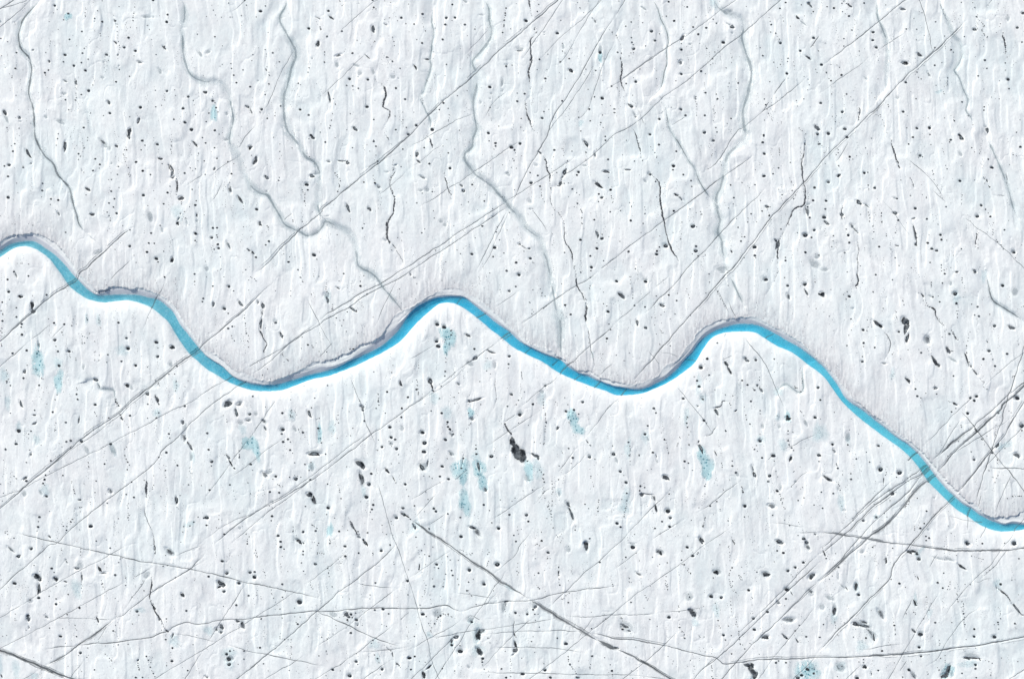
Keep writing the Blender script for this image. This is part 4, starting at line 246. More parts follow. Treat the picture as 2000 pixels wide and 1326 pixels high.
LINES = r'''# M width_px ; melt channels (grey-blue)
M 7 A1 400,0 330,75 270,135 220,205 190,300 183,360 200,470 270,555 300,620 310,700 290,800 283,930 315,1040 335,1150 340,1320 A2 370,70 400,140 440,200 520,270 560,370 610,430 670,500 700,600 740,740 780,870 850,950
M 8 A1 1760,-20 1795,60 1795,180 1775,260 1780,400 1790,560 1830,680 1880,750 1990,800 B1 130,800 220,900 260,1050 275,1180 250,1290 B2 240,40 290,160 330,240 380,350 420,440 470,510 540,555 610,580 660,660 720,760 790,870 870,910 930,935 1000,970 1090,940 1140,890 1180,830 1260,860 1340,900 1410,940 1460,1050 1480,1180 1500,1270 B3 1640,20 1760,180 1850,280 1940,390
M 9 B1 800,-20 790,60 740,150 740,230 850,420 890,540 840,680 800,850 770,950 770,1080 800,1260 B2 880,40 930,110 990,210 1070,260 1120,380 1100,560 1110,740 1180,820
M 10 C1 720,-20 770,90 775,200 800,320 760,420 680,520 610,610 650,720 650,850 625,980 630,1120 650,1250 C2 620,20 600,110 540,180 550,250 640,370 720,430 800,490 870,570 940,640 970,690 1080,800 1160,920 1270,1000 1300,1100 1340,1230 1360,1310 C3 1370,60 1400,200 1420,330 1460,450 1470,600 1470,750 1478,850
M 5 D1 365,-20 420,90 450,190 500,290 525,400 505,500 510,600 490,700 450,850 385,940
M 5 D1 460,980 500,1070 530,1230 575,1320 D2 650,110 720,240 780,320 810,400 880,530 970,640
M 11 D1 960,-20 1000,60 1080,130 1230,180 1260,280 1240,370 1260,450 1310,600 1335,700 1310,850 1280,980 1250,1100 1265,1250 D2 1280,0 1200,90 1120,170 1080,250 1060,380 1030,500 990,620 1010,740 1030,830 1010,930 1040,1010 1060,1140 1080,1290
M 5 E1 1180,-20 1180,60 1240,200 1300,340 1370,420 1390,520 1360,620 1315,690 1360,760 1410,880 1450,970 1430,1080 1480,1160 1490,1260
M 6 E1 560,-20 560,100 570,180 650,380 670,540 650,700 650,840 600,930
M 5 C1 230,60 215,200 235,330 215,460 200,590 210,650 170,780 130,900 100,950 140,1040 200,1180 190,1320
M 5 D3 1120,20 1160,110 1210,220 1260,330
M 6 E2 1630,0 1700,160 1750,280 1830,480 1880,670 1930,800
M 6 E3 1620,0 1650,150 1690,270 1800,350 1900,410 1994,480
M 5 A3 850,1060 930,1050 970,1130 1050,1135 1110,1150 1115,1210 1160,1300
M 4 D3 1890,895 1830,940 1835,1130 1800,1165 1740,1130 1680,1090 1610,1120 1580,1200
# R width ; dark debris rills
R 3 D1 70,210 20,350 60,450 60,580 75,680 60,790 130,940
R 2.5 D1 130,940 190,1010 240,1100 300,1230 340,1310
R 3 D1 160,1240 200,1300 D2 210,0 250,130 270,200
R 3 D2 340,360 430,460 450,600 460,740 480,830 520,1010 560,1110 610,1200 625,1280
R 3 D2 1860,0 1860,90 1820,260 1840,440 1850,620 1830,680 1740,720 1690,850 1610,1000 1590,1080 1585,1200 1595,1320 D3 1540,110 1500,180 1460,230
R 3 E2 690,10 720,130 745,230 790,320
R 2.5 E2 885,410 905,440 930,510
R 4 E2 905,820 925,900 940,960 940,1060 975,1110
R 2 B2 1760,0 1790,40 1815,90
R 4 B2 1860,290 1840,380 1805,440 1820,530 1845,600 1840,680 1830,750 1785,830 1775,900 1785,990 1850,1100 
R 1.5 B2 1850,1100 1900,1170 1940,1240
R 3 C2 1260,160 1300,190 1350,340 1370,470 1390,500
R 5 C2 1390,500 1465,480 1475,400 1520,340 1530,260
R 2.5 C2 1390,500 1365,600 1410,720 1490,800 1510,900 1515,1030 1570,1120 1580,1200 1610,1320 C3 1630,140 1700,240 1725,320
R 3.5 C3 1725,320 1710,400 1718,480
R 1.5 C3 1718,480 1750,650 1765,750 1790,880 1755,1000
R 3 C2 190,20 205,50 220,120
R 2.5 C2 330,350 370,490 400,560 400,630
R 3 A2 1640,280 1690,380 1680,410
R 3.5 A2 1690,400 1715,400 1725,450 1720,580
R 3 E2 240,620 215,710 220,770 240,850
R 1.5 E2 370,940 380,1070 370,1200 370,1320 E3 370,60 380,100
R 2.5 E2 1530,920 1525,1060 1550,1110
R 2 E2 1820,350 1840,480
R 3 B1 1660,680 1670,790 1740,850 1755,950 1740,1040 1805,1080 1790,1160 1740,1270
R 3 C1 1160,-10 1180,120 1190,180
R 3 C1 1215,290 1215,350 1180,400 1180,500 1190,580 1160,700 1170,880
R 3 C1 1170,950 1130,1000 1140,1100 1210,1290
R 3 E1 1780,310 1800,420 1815,520
R 2.5 E1 370,1040 390,1100 380,1190
R 2.5 B3 545,560 570,640 605,690 580,760 610,830
R 3 E3 360,0 380,100 350,150
R 3 E3 950,190 1005,230 1035,310 1110,360 1130,420 1210,510
R 3 E3 1290,570 1335,660
R 4 E3 1425,760 1440,860 1490,940 1540,1000
R 2 E3 1540,1010 1580,1060 1610,1060 1600,1110 1660,1160
R 2 E3 610,540 690,690 640,860
R 4 A4 1410,665 1430,740 1425,870
R 2 A4 1425,880 1420,1020 1480,1190 1510,1326 A5 1500,150 1470,200
R 3 A5 1470,260 1480,400 1470,540 1550,720 1630,850
R 1.5 A5 1660,880 1700,960 1780,1010
R 4 B4 1410,1080 1460,1170 1500,1240
R 3 B4 1530,1275 1580,1326
R 3.5 C4 920,130 945,200 1000,260
R 2 C5 1010,740 1010,820 1020,880
R 2 D3 950,1326 1030,1300 1060,1250 1120,1260
R 2 A3 1110,1210 1130,1260 1160,1310
R 1.5 E2 1700,575 1770,570 1810,580
R 2 C3 820,1326 840,1200 835,1050 850,980
R 2 D4 880,270 940,250 990,170
R 2.5 E5 1880,600 1820,510 1720,430
R 2.5 A1 1600,440 1600,470 1620,490
# K width ; straight fractures
K 2.2 A1 0,95 60,55 150,-10
K 1.5 A1 140,50 240,20 270,-10
K 1.2 A1 0,265 180,125 310,-10
K 2.4 C1 1460,-10 1215,210 1110,300 880,490 655,710 400,930 290,1020 0,1315 B2 1994,0 1830,145 1670,280 1400,500 1160,700 1140,740 930,910 860,975 760,1075 600,1250 500,1326
K 1.4 B3 680,80 500,250 400,350
K 2.6 B3 540,220 400,350 250,480 130,580 0,690 A3 1994,690 1930,750 1850,810 1700,920 1530,1060 1340,1210 1200,1326 A4 1160,40 1000,150 800,290 640,430 430,610 280,730 130,860 0,975
K 1.2 A3 1994,740 1850,830 1540,1060 1380,1200 1230,1326 A4 1160,70 900,260 700,400 500,560 340,680
K 2.6 A2 1290,890 1160,990 1080,1070 1030,1120 960,1180 850,1280 790,1326 A3 740,75 650,135 590,170 500,230 340,370 220,470 20,660
K 1.8 A3 270,690 170,780 100,830 0,920
K 1.2 A3 520,480 400,580 270,690
K 1.3 A3 640,500 480,670
K 1.3 A2 1300,1190 1140,1326 A3 1160,0 1050,110
K 1.2 A3 1620,60 1550,210 1500,270 1470,350 1440,440 1390,560
K 1.2 A2 1994,360 1880,440 1810,500
K 2 C1 1994,180 1870,350 1720,630 1560,900 1400,1140 1300,1326 C2 1340,0 1240,170 1100,420 1040,560 985,650
K 1.8 D1 110,-10 50,90 0,175
K 1.4 C1 1850,0 1720,200 1500,580 1400,640
K 1.5 C1 1500,-10 1300,290 1200,430 1100,590
K 1.2 C1 1830,40 1650,220 1480,360 1260,590
K 1.3 C1 1994,420 1880,640 1800,870 1730,1080 1600,1200
K 1.2 C1 1800,620 1700,800 1560,1010 1400,1220 1320,1326
K 1 C1 800,260 650,420 540,540
K 1.2 C1 640,1105 450,1180 220,1310 C2 160,20 0,110
K 1.2 C1 960,890 820,1000 720,1170
K 2 D1 1994,360 1900,470
K 1.6 D1 1200,-10 1000,130 860,240 700,350 520,460 340,580 150,720 0,830 C1 1900,890
K 1.8 D1 520,460 400,550 240,660 60,790
K 1.6 D1 1630,-10 1480,120 1250,330 1080,460 830,680 660,820 450,970 330,1090 160,1230 0,1310 C1 1994,1315 C2 1900,70 1780,190 1590,330 1520,370 1460,440
K 1.6 D1 1880,750 1720,880 1580,1000 1430,1100 1260,1240 1180,1295 D2 1000,250 850,360
K 1.6 D1 1680,740 1540,940 
K 1.3 D1 1500,990 1440,1100
K 1.8 D2 1340,195 1100,370 980,450 870,540 740,640 490,820 300,960 130,1080 0,1190 C2 1950,1220 1870,1290 
K 2 C3 1830,0 1720,80 1640,120 1480,220 1320,330 1200,420 1080,510
K 1.4 C2 1994,1190 1860,1290
K 1.8 D2 1460,520 1340,640 1200,770 1070,900 1000,980 880,1110 690,1310 D3 620,80 490,210 430,250 380,320 300,390
K 2.2 E1 860,-10 680,130 560,230 360,390 200,510 40,635
K 2.4 E1 1420,210 1290,340 1180,450 1000,610 900,690 800,790 650,950 560,1050 480,1120 380,1220 270,1326 E2 250,10 130,130 0,275 D2 1840,460 1650,660 1500,820 1340,1040 1150,1280 1100,1326 D3 990,130 870,270 740,410 560,620 420,780 300,920 180,1050
K 1.4 E1 1170,420 1050,560 950,660
K 1.4 E1 1690,-10 1600,100 
K 1.2 E1 970,-10 1030,190 1080,400 1120,560
K 1.1 E1 480,570 300,700 130,820 0,920
K 1.1 E1 850,310 650,440 550,520
K 1.4 E1 620,1000 520,1110 430,1200
K 1.3 E2 300,30 220,170 150,270
K 1.3 E2 820,200 960,310 1100,440 1230,640 
K 1.2 E2 1090,520 1240,660
K 1.5 E2 1390,770 1500,870 1640,970 1800,1100 1994,1290
K 1.2 E2 610,630 700,720 800,860 910,1020
K 1.6 C2 930,650 960,620 1130,520 1350,375 1530,260 1620,190
K 2 C2 930,655 870,690 700,800 470,945 300,1060 130,1170 0,1260 B3 1880,0 1700,120 1620,150 1450,250 1200,400 1110,470
K 1.8 C2 970,680 800,790 540,960 350,1090 200,1180 0,1320 B3 1994,10 1870,70 1580,220 1400,340 1200,450 1060,540 960,600 800,710 680,820 620,880 460,990
K 1.4 B3 1110,480 1000,560 890,640 750,740 500,880 360,960
K 1.4 C2 960,700 900,810 820,970 740,1120 640,1326 
K 1.2 C2 970,690 930,820 830,1020 790,1140 680,1326 
K 1.3 B3 1900,10 1800,210 1730,360 1650,540 
K 1.5 C2 1110,30 960,120 790,240 620,350 500,440 370,510 250,600 90,690
K 1.1 C2 320,75 210,160 0,320
K 1.2 C2 1180,700 1270,820 1350,950
K 1.1 D1 560,1220 640,1170 690,1140
K 1.1 B1 1700,0 1600,60 1390,250 1290,350
K 1.1 B1 1590,510 1470,620 1330,760 1180,900 1130,950
K 1.2 B1 390,15 310,90 240,130
K 1.1 B1 900,460 760,680 680,870 620,1010 550,1130
K 1.1 B1 500,1220 400,1326 B2 350,90 300,130
K 1.4 B2 350,190 220,265 60,390
K 1.1 B2 180,440 120,560 60,650
K 1.2 B2 1994,320 1800,490 1680,580
K 1.3 B2 1920,150 1740,230 1540,330
K 1.1 B2 850,750 770,820
K 1.1 B3 980,230 1040,350 1110,480 1220,690 1300,800
K 1.2 B3 1280,640 1180,760 1080,860
K 1.2 B3 1820,220 1880,320 1950,400
K 1.8 B3 400,1065 340,1090 260,1150 120,1250 20,1326 A4 1994,20 1840,160 1720,290 1580,410 1540,490 1400,620 1290,710 1100,840 900,1000 700,1160 560,1300 480,1326 A5 500,30 330,160 150,310 0,450
K 1.3 B3 260,1015 200,1050 0,1170 A3 1994,1175 1810,1290 A4 1710,0 1540,90 1300,220 1120,310 960,400 830,460 650,550 430,660 240,770 0,860
K 1.1 B3 1400,980 1450,1100 1500,1230 1530,1300 B4 1570,140 1640,290 1680,390
K 1.2 B4 1670,680 1750,950 1810,1170 1860,1310 B5 1900,100 1970,320 C5 20,450 110,760 180,970 220,1160 290,1320
K 1.3 B3 730,1190 640,1320 B4 570,90 430,290 330,420 180,630 60,790 0,860
K 1.3 B4 790,280 600,400 430,540 240,670
K 2 C3 260,1130 200,1160 100,1240 0,1300 B4 1960,10 1770,150 1620,250 1500,350 1350,460 1200,580 1030,700 900,780 700,900 500,1000 260,1170 100,1310
K 1.4 B4 1600,230 1400,370 1220,510 1000,680 800,820 650,910 480,1010 250,1100 0,1270
K 1.6 B4 1100,650 950,760 800,870 600,1020 480,1120 400,1190 240,1310 B5 0,160 150,90 260,0
K 1.6 C3 880,660 750,750 650,830 540,900 400,1010 260,1130
K 1.2 C3 560,900 430,1030 280,1140 0,1310
K 1.4 C3 885,645 930,600 985,580
K 1.1 C3 250,710 130,770 0,850
K 2 C3 1994,510 1850,640 1700,760 1600,860 1550,890 1470,980 
K 1.2 C3 1470,985 1400,1050 1260,1150 1060,1326
K 1.1 C3 1070,180 930,270 830,340
K 1.1 C3 1994,870 1900,950 1830,1010
K 1.3 C3 730,400 650,440
K 1.3 D3 200,310 150,370 0,500
K 1.1 D3 350,190 210,310
K 1.2 D3 530,40 390,150
K 1.5 D3 120,1140 60,1210 0,1260 C3 1980,1270 1930,1326 C4 1940,0 1840,120 1690,300 
K 1.5 C4 1620,390 1440,620 
K 1.2 C4 1740,420 1560,600 1440,660
K 1.1 D3 1100,260 1150,370 1180,440
K 1.1 D3 1000,150 1070,310 1120,400
K 1.5 D3 1240,570 1300,680 1440,850 1520,1010 1590,1180 1650,1320
K 1.1 D3 570,1070 660,1180 760,1300 D4 870,110 930,200 990,290
K 1.2 D3 1145,805 1045,855
K 1.1 D3 440,780 540,790 620,820
K 1.1 D3 330,760 440,900
K 2.1 E3 1994,1070 1850,1180 1700,1326 E4 1700,20 1540,130 1500,175 1350,290 1200,420 1110,490
K 2.9 E4 1500,175 1400,250 1280,340 1170,440
K 2.9 E3 1994,1100 1900,1190 1780,1290 E4 1770,0 1640,120 1520,230 1380,350 1280,460 1150,610
K 2.0 E3 1980,770 1940,900 1880,1080 1800,1326 E4 1770,130 1720,250 1670,410 1600,630 1520,900
K 2.5 E4 1950,0 1830,200 1800,260 1660,420 1550,560 1350,810
K 1.9 E4 1650,440 1500,630 1360,790
K 1.2 E3 1994,780 1850,880 1700,1010 1610,1100
K 1.2 E3 1550,1170 1380,1310 E4 1340,20 1180,190 1000,370
K 1.1 E4 1410,60 1300,210 1180,410 1060,540
K 2.0 E4 1370,10 1500,170 1580,270 1750,500 1880,650 1994,810
K 1.1 E4 1880,90 1700,190 1500,310 1280,450
K 1.1 E4 1994,160 1820,340 1700,470 1560,620
K 1.8 E4 1620,570 1740,580 1860,575 1994,580
K 1.1 E4 1890,600 1800,770 1700,1020
K 1 E4 1570,840 1540,960
K 2.3 E4 960,430 860,505
K 3.5 E4 1110,670 1000,740 900,840 820,950 720,1060 620,1150 500,1230 400,1326 E5 400,30 280,110 130,260 0,370
K 2.5 E4 1075,565 1000,640 870,700 700,820 560,920 420,1050 300,1170 190,1270 120,1326 E5 0,110
K 1.9 E4 1050,550 900,650 720,770 500,920 330,1080 180,1210 80,1310 E5 0,60
K 1.9 E4 1010,640 930,720 860,820 760,900 640,1000 500,1130 340,1310 E5 260,100 180,190 130,240 0,370
K 1.8 E4 950,700 880,790 780,880 620,1010
K 1.2 E4 760,980 680,1090 600,1160
K 1.8 E4 700,700 560,830 400,990 260,1120
K 2.5 E4 1320,855 1230,940 1130,1030 1020,1160 890,1310 E5 830,80 750,160 700,270 680,345 500,530 300,730 130,900 0,1040
K 1.9 E4 1480,970 1450,1060 1440,1190
K 1.2 E4 1210,1045 1320,1055 1450,1090 1600,1110
K 1.2 E4 1940,1150 1850,1270 E5 1790,30 1660,210 1480,370 1340,540 1200,720
K 1.1 E5 1870,10 1720,200 1560,350
K 1.1 E4 1630,1150 1560,1260
K 2.9 E4 0,1205 150,1210 300,1240 500,1270 700,1300 850,1320 E5 900,20 1050,40 1250,65 1500,75 1700,70 1850,65 1994,50
K 1.4 D4 1770,1200 1994,1205
K 1.3 D4 1520,1115 1620,1110 1730,1130 1850,1150
K 1.4 D4 1240,690 1100,790 930,930 800,1010 
K 1.3 D4 680,1070 600,1120 450,1210 350,1290 
K 1.6 D4 540,800 410,920 300,1030 150,1190 40,1310 C5 1960,60 1830,190 1690,300 1560,430 1350,630
K 1.2 D4 1150,1140 1000,1240 860,1326 D5 890,5 760,110 600,230 400,370 200,500 0,670 C5 1910,740 1720,890 1550,1030 1370,1170 1230,1270
K 1.2 D4 1900,600 1820,650 1680,790
K 1.1 D4 1994,230 1820,310 1700,370 1600,410
K 1.2 D4 1540,455 1490,500
K 1.4 C4 1330,725 1180,820 1000,940 780,1100
K 1.2 C4 1420,765 1340,790 1210,940 
K 1.2 C4 1030,60 920,130 
K 1.2 C4 1290,10 1110,120 900,260 740,370
K 1.3 C4 340,690 200,770 0,900
K 1.2 C4 290,800 170,930 40,1070
K 1.2 C4 570,580 440,690
K 3 C4 0,1080 100,1130 200,1210 300,1270 390,1326 C5 400,40 500,100 620,190 780,290 900,380 1020,450 1160,540 
K 1.3 C4 370,1010 180,1140 
K 1.2 C4 1200,1170 1080,1320 C5 1100,0 1020,120 830,290
K 4.2 C5 1160,540 1300,630 1480,740 1700,870 1850,960
K 7 C5 1820,940 1900,980 1990,1020 D5 40,1030
K 3.4 D5 0,1020 120,1070 230,1130 340,1190 450,1260 560,1326
K 2 D5 250,1130 340,1185
K 2.2 A4 180,1210 560,1300 A5 580,0 800,50 1080,105 1300,160 1500,195 1700,225 1994,285 B5 200,330 400,380 600,415 800,460 1000,505 1120,540
K 1.9 A5 1994,110 1850,250 1700,340 1500,460 1330,590 1210,690 1110,740 
K 3 A5 1110,740 1050,790 900,900 760,990 650,1080 450,1190
K 1.4 A5 1994,170 1750,310 1500,470
K 2.3 A5 750,995 900,975 1100,965 1280,940 1420,925 1560,880 1640,850 1700,810 1820,770 1920,790 1994,780 B5 200,745 400,735 600,710 800,685 980,665 1090,660 1250,660 1400,645 1600,630 1800,628 1994,635 C5 200,625 370,605 430,640 510,670
K 2 A5 460,1025 600,1005 750,995
K 2 C5 510,665 700,600 850,575 980,560 1150,560 1280,540 1400,500 1600,465 1800,435 1994,420
K 1.2 C5 430,480 600,500 850,540
K 4.5 A5 0,1040 60,1060 240,1130 380,1190 520,1250 620,1290 740,1326
K 1.5 A5 100,1085 250,1150 400,1220 500,1260
K 1.4 A5 1994,1020 1900,1160 1810,1310 
K 1.4 B5 420,370 290,560 160,760 0,1020 
K 1.2 B5 920,440 860,490 650,620 400,780 200,900 0,1030 A5 1940,1060 1750,1170 1570,1280
K 1.3 A5 1480,240 1310,330 
K 1.3 A5 1230,375 1020,480 830,590 700,660 550,740 300,870 60,990
K 1.2 A5 1260,10 1080,105 950,180 800,250 650,335 500,420 350,510 160,630 0,730
K 1.1 A5 500,720 750,730 950,735 1150,740
K 1.1 A5 1450,310 1300,520 1210,650
K 1.2 A5 1050,800 950,950
K 1.2 A5 1994,10 1850,60 1700,130 
K 1.2 A5 850,1100 710,1280
K 1.2 A5 400,1220 260,1310
K 1.1 A5 1650,870 1850,900 1994,935 B5 150,965 
K 2.2 B5 1870,15 1680,190 1450,370 1300,480 1180,590 1090,660 970,770 830,900 650,1050 480,1190 320,1320
K 1.3 B5 1400,70 1200,240 1080,330 970,410
K 1.6 B5 230,990 400,1040 600,1080 800,1120 1000,1160 1160,1195
K 1.2 B5 980,1080 850,1170 700,1250 580,1326
K 2.2 B5 1050,630 1100,665 1280,745 1400,800 1560,880 1700,940 1900,1000 
K 1.5 B5 1994,1000 1750,1040 1500,1060
K 1.3 B5 1900,430 1770,510 1600,640 1380,810 1200,930 1080,1010
K 1.2 B5 1860,780 1670,920 1500,1050 1300,1190 1060,1326
K 1.2 B5 1830,1130 1680,1220 1540,1320
K 1.1 B5 1450,380 1600,410 1850,440
K 1.1 B5 1994,670 1900,740
K 1.3 C5 430,50 300,130 100,270 0,340
K 1.3 C5 940,270 880,360 820,430 720,590 620,730 500,940 340,1180 270,1290
K 1.2 C5 720,620 860,470
K 1.3 C5 510,740 350,840 180,930 0,1040 
K 1.1 C5 200,920 450,880 640,850 820,825 1010,795 1200,765 1440,730 
K 1.4 C5 1480,700 1650,715 1800,715 1994,695 D5 200,700 440,680 
K 1.1 D5 440,680 720,645 950,615 
K 1.5 C5 740,890 900,870 1100,855 1300,850 1480,850 1700,865 
K 2.4 C5 1740,880 1850,890 1994,925 D5 200,940 350,970 500,995 700,1050 860,1095 980,1110 1060,1170 1180,1165 1350,1140 1550,1125 1800,1120 1994,1110 E5 300,1105 600,1090 900,1070 1150,1045 1300,1020 1500,1000 1750,955 1994,910
K 2.4 E5 300,1105 600,1090 900,1070 1150,1045 1300,1020 1500,1000 1750,955 1994,910
K 1.3 C5 800,1020 1000,1010 1250,1015 1450,1025 1600,1045 1700,1070
K 1.4 C5 980,1260 1300,1265 1600,1275 1980,1280 D5 150,1280 400,1305 520,1326
K 1.5 C5 500,840 380,960 230,1110 20,1320
K 1.2 C5 1250,700 1080,820 980,920 850,1060 680,1240
K 1.2 C5 1994,680 1900,750 1750,860
K 1.1 C5 1800,710 1680,870 1640,950
K 1.1 C5 560,730 600,700 690,745
K 1.4 D5 1994,100 1850,230 1640,460 1430,660 1360,730 1160,920
K 1.8 D5 1994,180 1700,450 1500,640 1230,910 1100,1030 980,1130 840,1240 770,1326
K 1.2 D5 1120,960 1010,1080
K 2 D5 1994,360 1880,460 1780,560 1680,660 1560,780 1440,890 1330,1000 1200,1140 1050,1310
K 1.4 D5 1994,380 1870,490 1740,610 1600,750
K 1.3 D5 1970,590 1850,750 1690,940 1550,1110 1410,1310 
K 1.4 D5 640,840 500,970 330,1130 80,1320
K 1.3 D5 1994,1050 1900,1160 1770,1290
K 1.3 D5 0,250 110,170 250,60
K 1 D5 850,1240 980,1110
K 1.3 E5 1180,450 1050,660 940,850 820,1060 690,1290
K 1.3 E5 1160,70 1060,250
K 1.1 E5 920,510 850,640 800,760
K 1.1 E5 440,1150 290,1290 
K 1.1 E5 850,1140 780,1250
K 1.6 E5 1994,1230 1870,1310
K 1.1 E5 1480,370 1550,380 1600,350 1700,345
K 1.1 E5 1560,620 1400,740 1250,940 1160,1100 1040,1200
K 1.1 E5 420,1040 620,1000 820,980
K 2.2 E4 965,420 860,505
K 2 E4 1060,545 985,610
K 3 E4 1085,560 990,650
K 3 E4 1140,645 1060,720
K 2 E4 1330,845 1270,915
K 2 E4 1480,970 1445,1060
K 2.2 D3 1555,600 1475,642
K 2 D3 690,843 795,862
K 2.2 D3 125,1130 60,1205
K 2 C3 745,395 645,445
K 2.6 C3 985,583 880,645
K 2.2 C3 1560,880 1465,980
K 1.8 C3 1865,1050 1795,1125
K 1.8 C3 1670,1000 1595,1050
K 1.8 C3 1190,730 1115,795
K 1.8 C3 510,240 455,305
K 1.8 C3 1470,845 1385,905
K 1.8 B3 270,1010 195,1055
K 2 B3 405,1060 325,1100
K 1.8 A3 1530,225 1465,350
'''
K = 4.985
TX = {'A': 0, 'B': 400, 'C': 800, 'D': 1200, 'E': 1600}
TY = {'1': 0, '2': 266, '3': 532, '4': 798, '5': 1060}


def W(px, py):
    return ((px - 1000.0) / 10.0, (663.0 - py) / 10.0)


def parse_holes():
    D, E, G, S, Ch = [], [], [], [], []
    ox = oy = 0
    for l in HOLES.strip().splitlines():
        t = l.split(' ', 1)
        if t[0] == 'T':
            ox, oy = map(float, t[1].split())
            continue
        for it in t[1].split(';'):
            it = it.strip()
            if not it:
                continue
            if t[0] == 'C':
                pts = [tuple(map(float, q.split(','))) for q in it.replace(' ', ' ').replace(',', ',').split(' ')] if False else None
                Ch.append((ox, oy, it))
                continue
            v = list(map(float, it.split()))
            x, y = W(ox + v[0] / K, oy + v[1] / K)
            if t[0] == 'D':
                if v[2] < 2.5 or v[1] > 1330:
                    continue
                D.append((x, y, v[2] / K / 10))
            else:
                if v[2] < 3 or v[1] > 1330:
                    continue
                rec = (x, y, v[2] / K / 10, v[3] / K / 10, -math.radians(v[4]))
                {'E': E, 'G': G, 'S': S}[t[0]].append(rec)
    return D, E, G, S, Ch


D, E, G, S, _ch = parse_holes()
CH = []
# a chain is "x y,x y,x y"; several are split by ';'
for ox, oy, it in _ch:
    pts = []
    for q in it.split(','):
        a, b = q.split()
        pts.append(W(ox + float(a) / K, oy + float(b) / K))
    if all(p[1] > -80 for p in pts):
        CH.append(pts)


def parse_lines():
    out = []
    for l in LINES.strip().splitlines():
        if not l.strip() or l[0] == '#':
            continue
        t = l.split()
        ox = oy = 0
        pts = []
        for q in t[2:]:
            if q[0] in TX:
                ox, oy = TX[q[0]], TY[q[1]]
            else:
                a, b = q.split(',')
                p = W(ox + float(a) / K, oy + float(b) / K)
                if not pts or math.hypot(p[0] - pts[-1][0], p[1] - pts[-1][1]) > 0.5:
                    pts.append(p)
        if t[0] == 'K':
            i = 1
            while i < len(pts) - 1:                      # tiles overlap a little: drop points that double back
                a, b, c = pts[i - 1], pts[i], pts[i + 1]
                u = (b[0] - a[0], b[1] - a[1])
                v = (c[0] - b[0], c[1] - b[1])
                if (u[0] * v[0] + u[1] * v[1]) / (math.hypot(*u) * math.hypot(*v)) < -0.1:
                    pts.pop(i)
                    i = max(1, i - 1)
                else:
                    i += 1
            for end in (0, -1):                          # cracks cut by the edge of the frame run on beyond it
                e = pts[end]
                q = pts[1] if end == 0 else pts[-2]
                if abs(e[0]) > 98.6 or abs(e[1]) > 64.9:
                    L = math.hypot(e[0] - q[0], e[1] - q[1])
                    n = (e[0] + (e[0] - q[0]) / L * 6, e[1] + (e[1] - q[1]) / L * 6)
                    pts = [n] + pts if end == 0 else pts + [n]
        if len(pts) >= 2:
            out.append((t[0], float(t[1]), pts))
    return out


LN = parse_lines()


def parse_river():
    R = {'WN': [], 'WS': [], 'WL': [], 'LO': []}
    ox = oy = 0
    k = K
    for l in RIVER.strip().splitlines():
        t = l.split()
        if t[0] == 'T':
            ox, oy = float(t[1]), float(t[2])
            k = float(t[3]) if len(t) > 3 else K
            continue
        for q in t[1:]:
            a, b = q.split(',')
            R[t[0]].append(W(ox + float(a) / k, oy + float(b) / k))
    out = {}
    for kk, p in R.items():
        p.sort()
        a = np.array(p)
        keep = [0]
        for i in range(1, len(a)):
            if a[i, 0] - a[keep[-1], 0] > 1.0:
                keep.append(i)
        a = a[keep]
        # the river goes on beyond the photograph
        s0 = a[0]
        e0 = a[-1]
        left = [(-420, s0[1] - 20), (-300, s0[1] + 5), (-200, s0[1] - 16), (-150, s0[1] - 12), (-118, s0[1] - 9), (-106, s0[1] - 3.5)]
        right = [(108, e0[1] + 0.6), (120, e0[1] + 6), (150, e0[1] + 2), (200, e0[1] - 18), (300, e0[1] - 4), (420, e0[1] - 30)]
        out[kk] = np.array(left + [tuple(q) for q in a] + right)
    return out


def pchip(xk, yk, x):
    h = np.diff(xk)
    d = np.diff(yk) / h
    m = np.zeros_like(yk)
    m[1:-1] = (d[:-1] * h[1:] + d[1:] * h[:-1]) / (h[1:] + h[:-1])
    m[0] = d[0]
    m[-1] = d[-1]
    i = np.clip(np.searchsorted(xk, x) - 1, 0, len(h) - 1)
    t = (x - xk[i]) / h[i]
    t = np.clip(t, 0, 1)
    h00 = 2 * t**3 - 3 * t**2 + 1
    h10 = t**3 - 2 * t**2 + t
    h01 = -2 * t**3 + 3 * t**2
    h11 = t**3 - t**2
    return h00 * yk[i] + h10 * h[i] * m[i] + h01 * yk[i + 1] + h11 * h[i] * m[i + 1]


RV = parse_river()
_fx = np.arange(-430, 430, 0.25)
_rl = {}
for kk, a in RV.items():
    y = pchip(a[:, 0], a[:, 1], _fx)
    ker = np.hanning(7 if kk in ('WN', 'WS') else 5)
    y = np.convolve(np.pad(y, 5, mode='edge'), ker / ker.sum(), 'same')[5:-5]
    _rl[kk] = y
_j = np.random.RandomState(5)
for kk in ('WN', 'WS'):
    nz = _j.randn(len(_fx))
    _rl[kk] = _rl[kk] + np.convolve(nz, np.hanning(5) / np.hanning(5).sum(), 'same') * 0.035 + np.convolve(nz[::-1], np.hanning(17) / np.hanning(17).sum(), 'same') * 0.10
_rl['WL'] = np.maximum(_rl['WL'], _rl['WN'] + 0.12)
_rl['LO'] = np.maximum(_rl['LO'], _rl['WL'] + 0.25)


def rl(kk, x):
    return np.interp(x, _fx, _rl[kk])


def rslope(x):
    mid = (_rl['WN'] + _rl['WS']) / 2
    s = np.gradient(mid, _fx)
    ker = np.hanning(17)
    s = np.convolve(np.pad(s, 8, mode='edge'), ker / ker.sum(), 'same')[8:-8]
    return np.interp(x, _fx, 1 / np.sqrt(1 + s * s))


# ------------------------------------------------------------------ noise
_lat = np.random.RandomState(11).rand(512, 512)


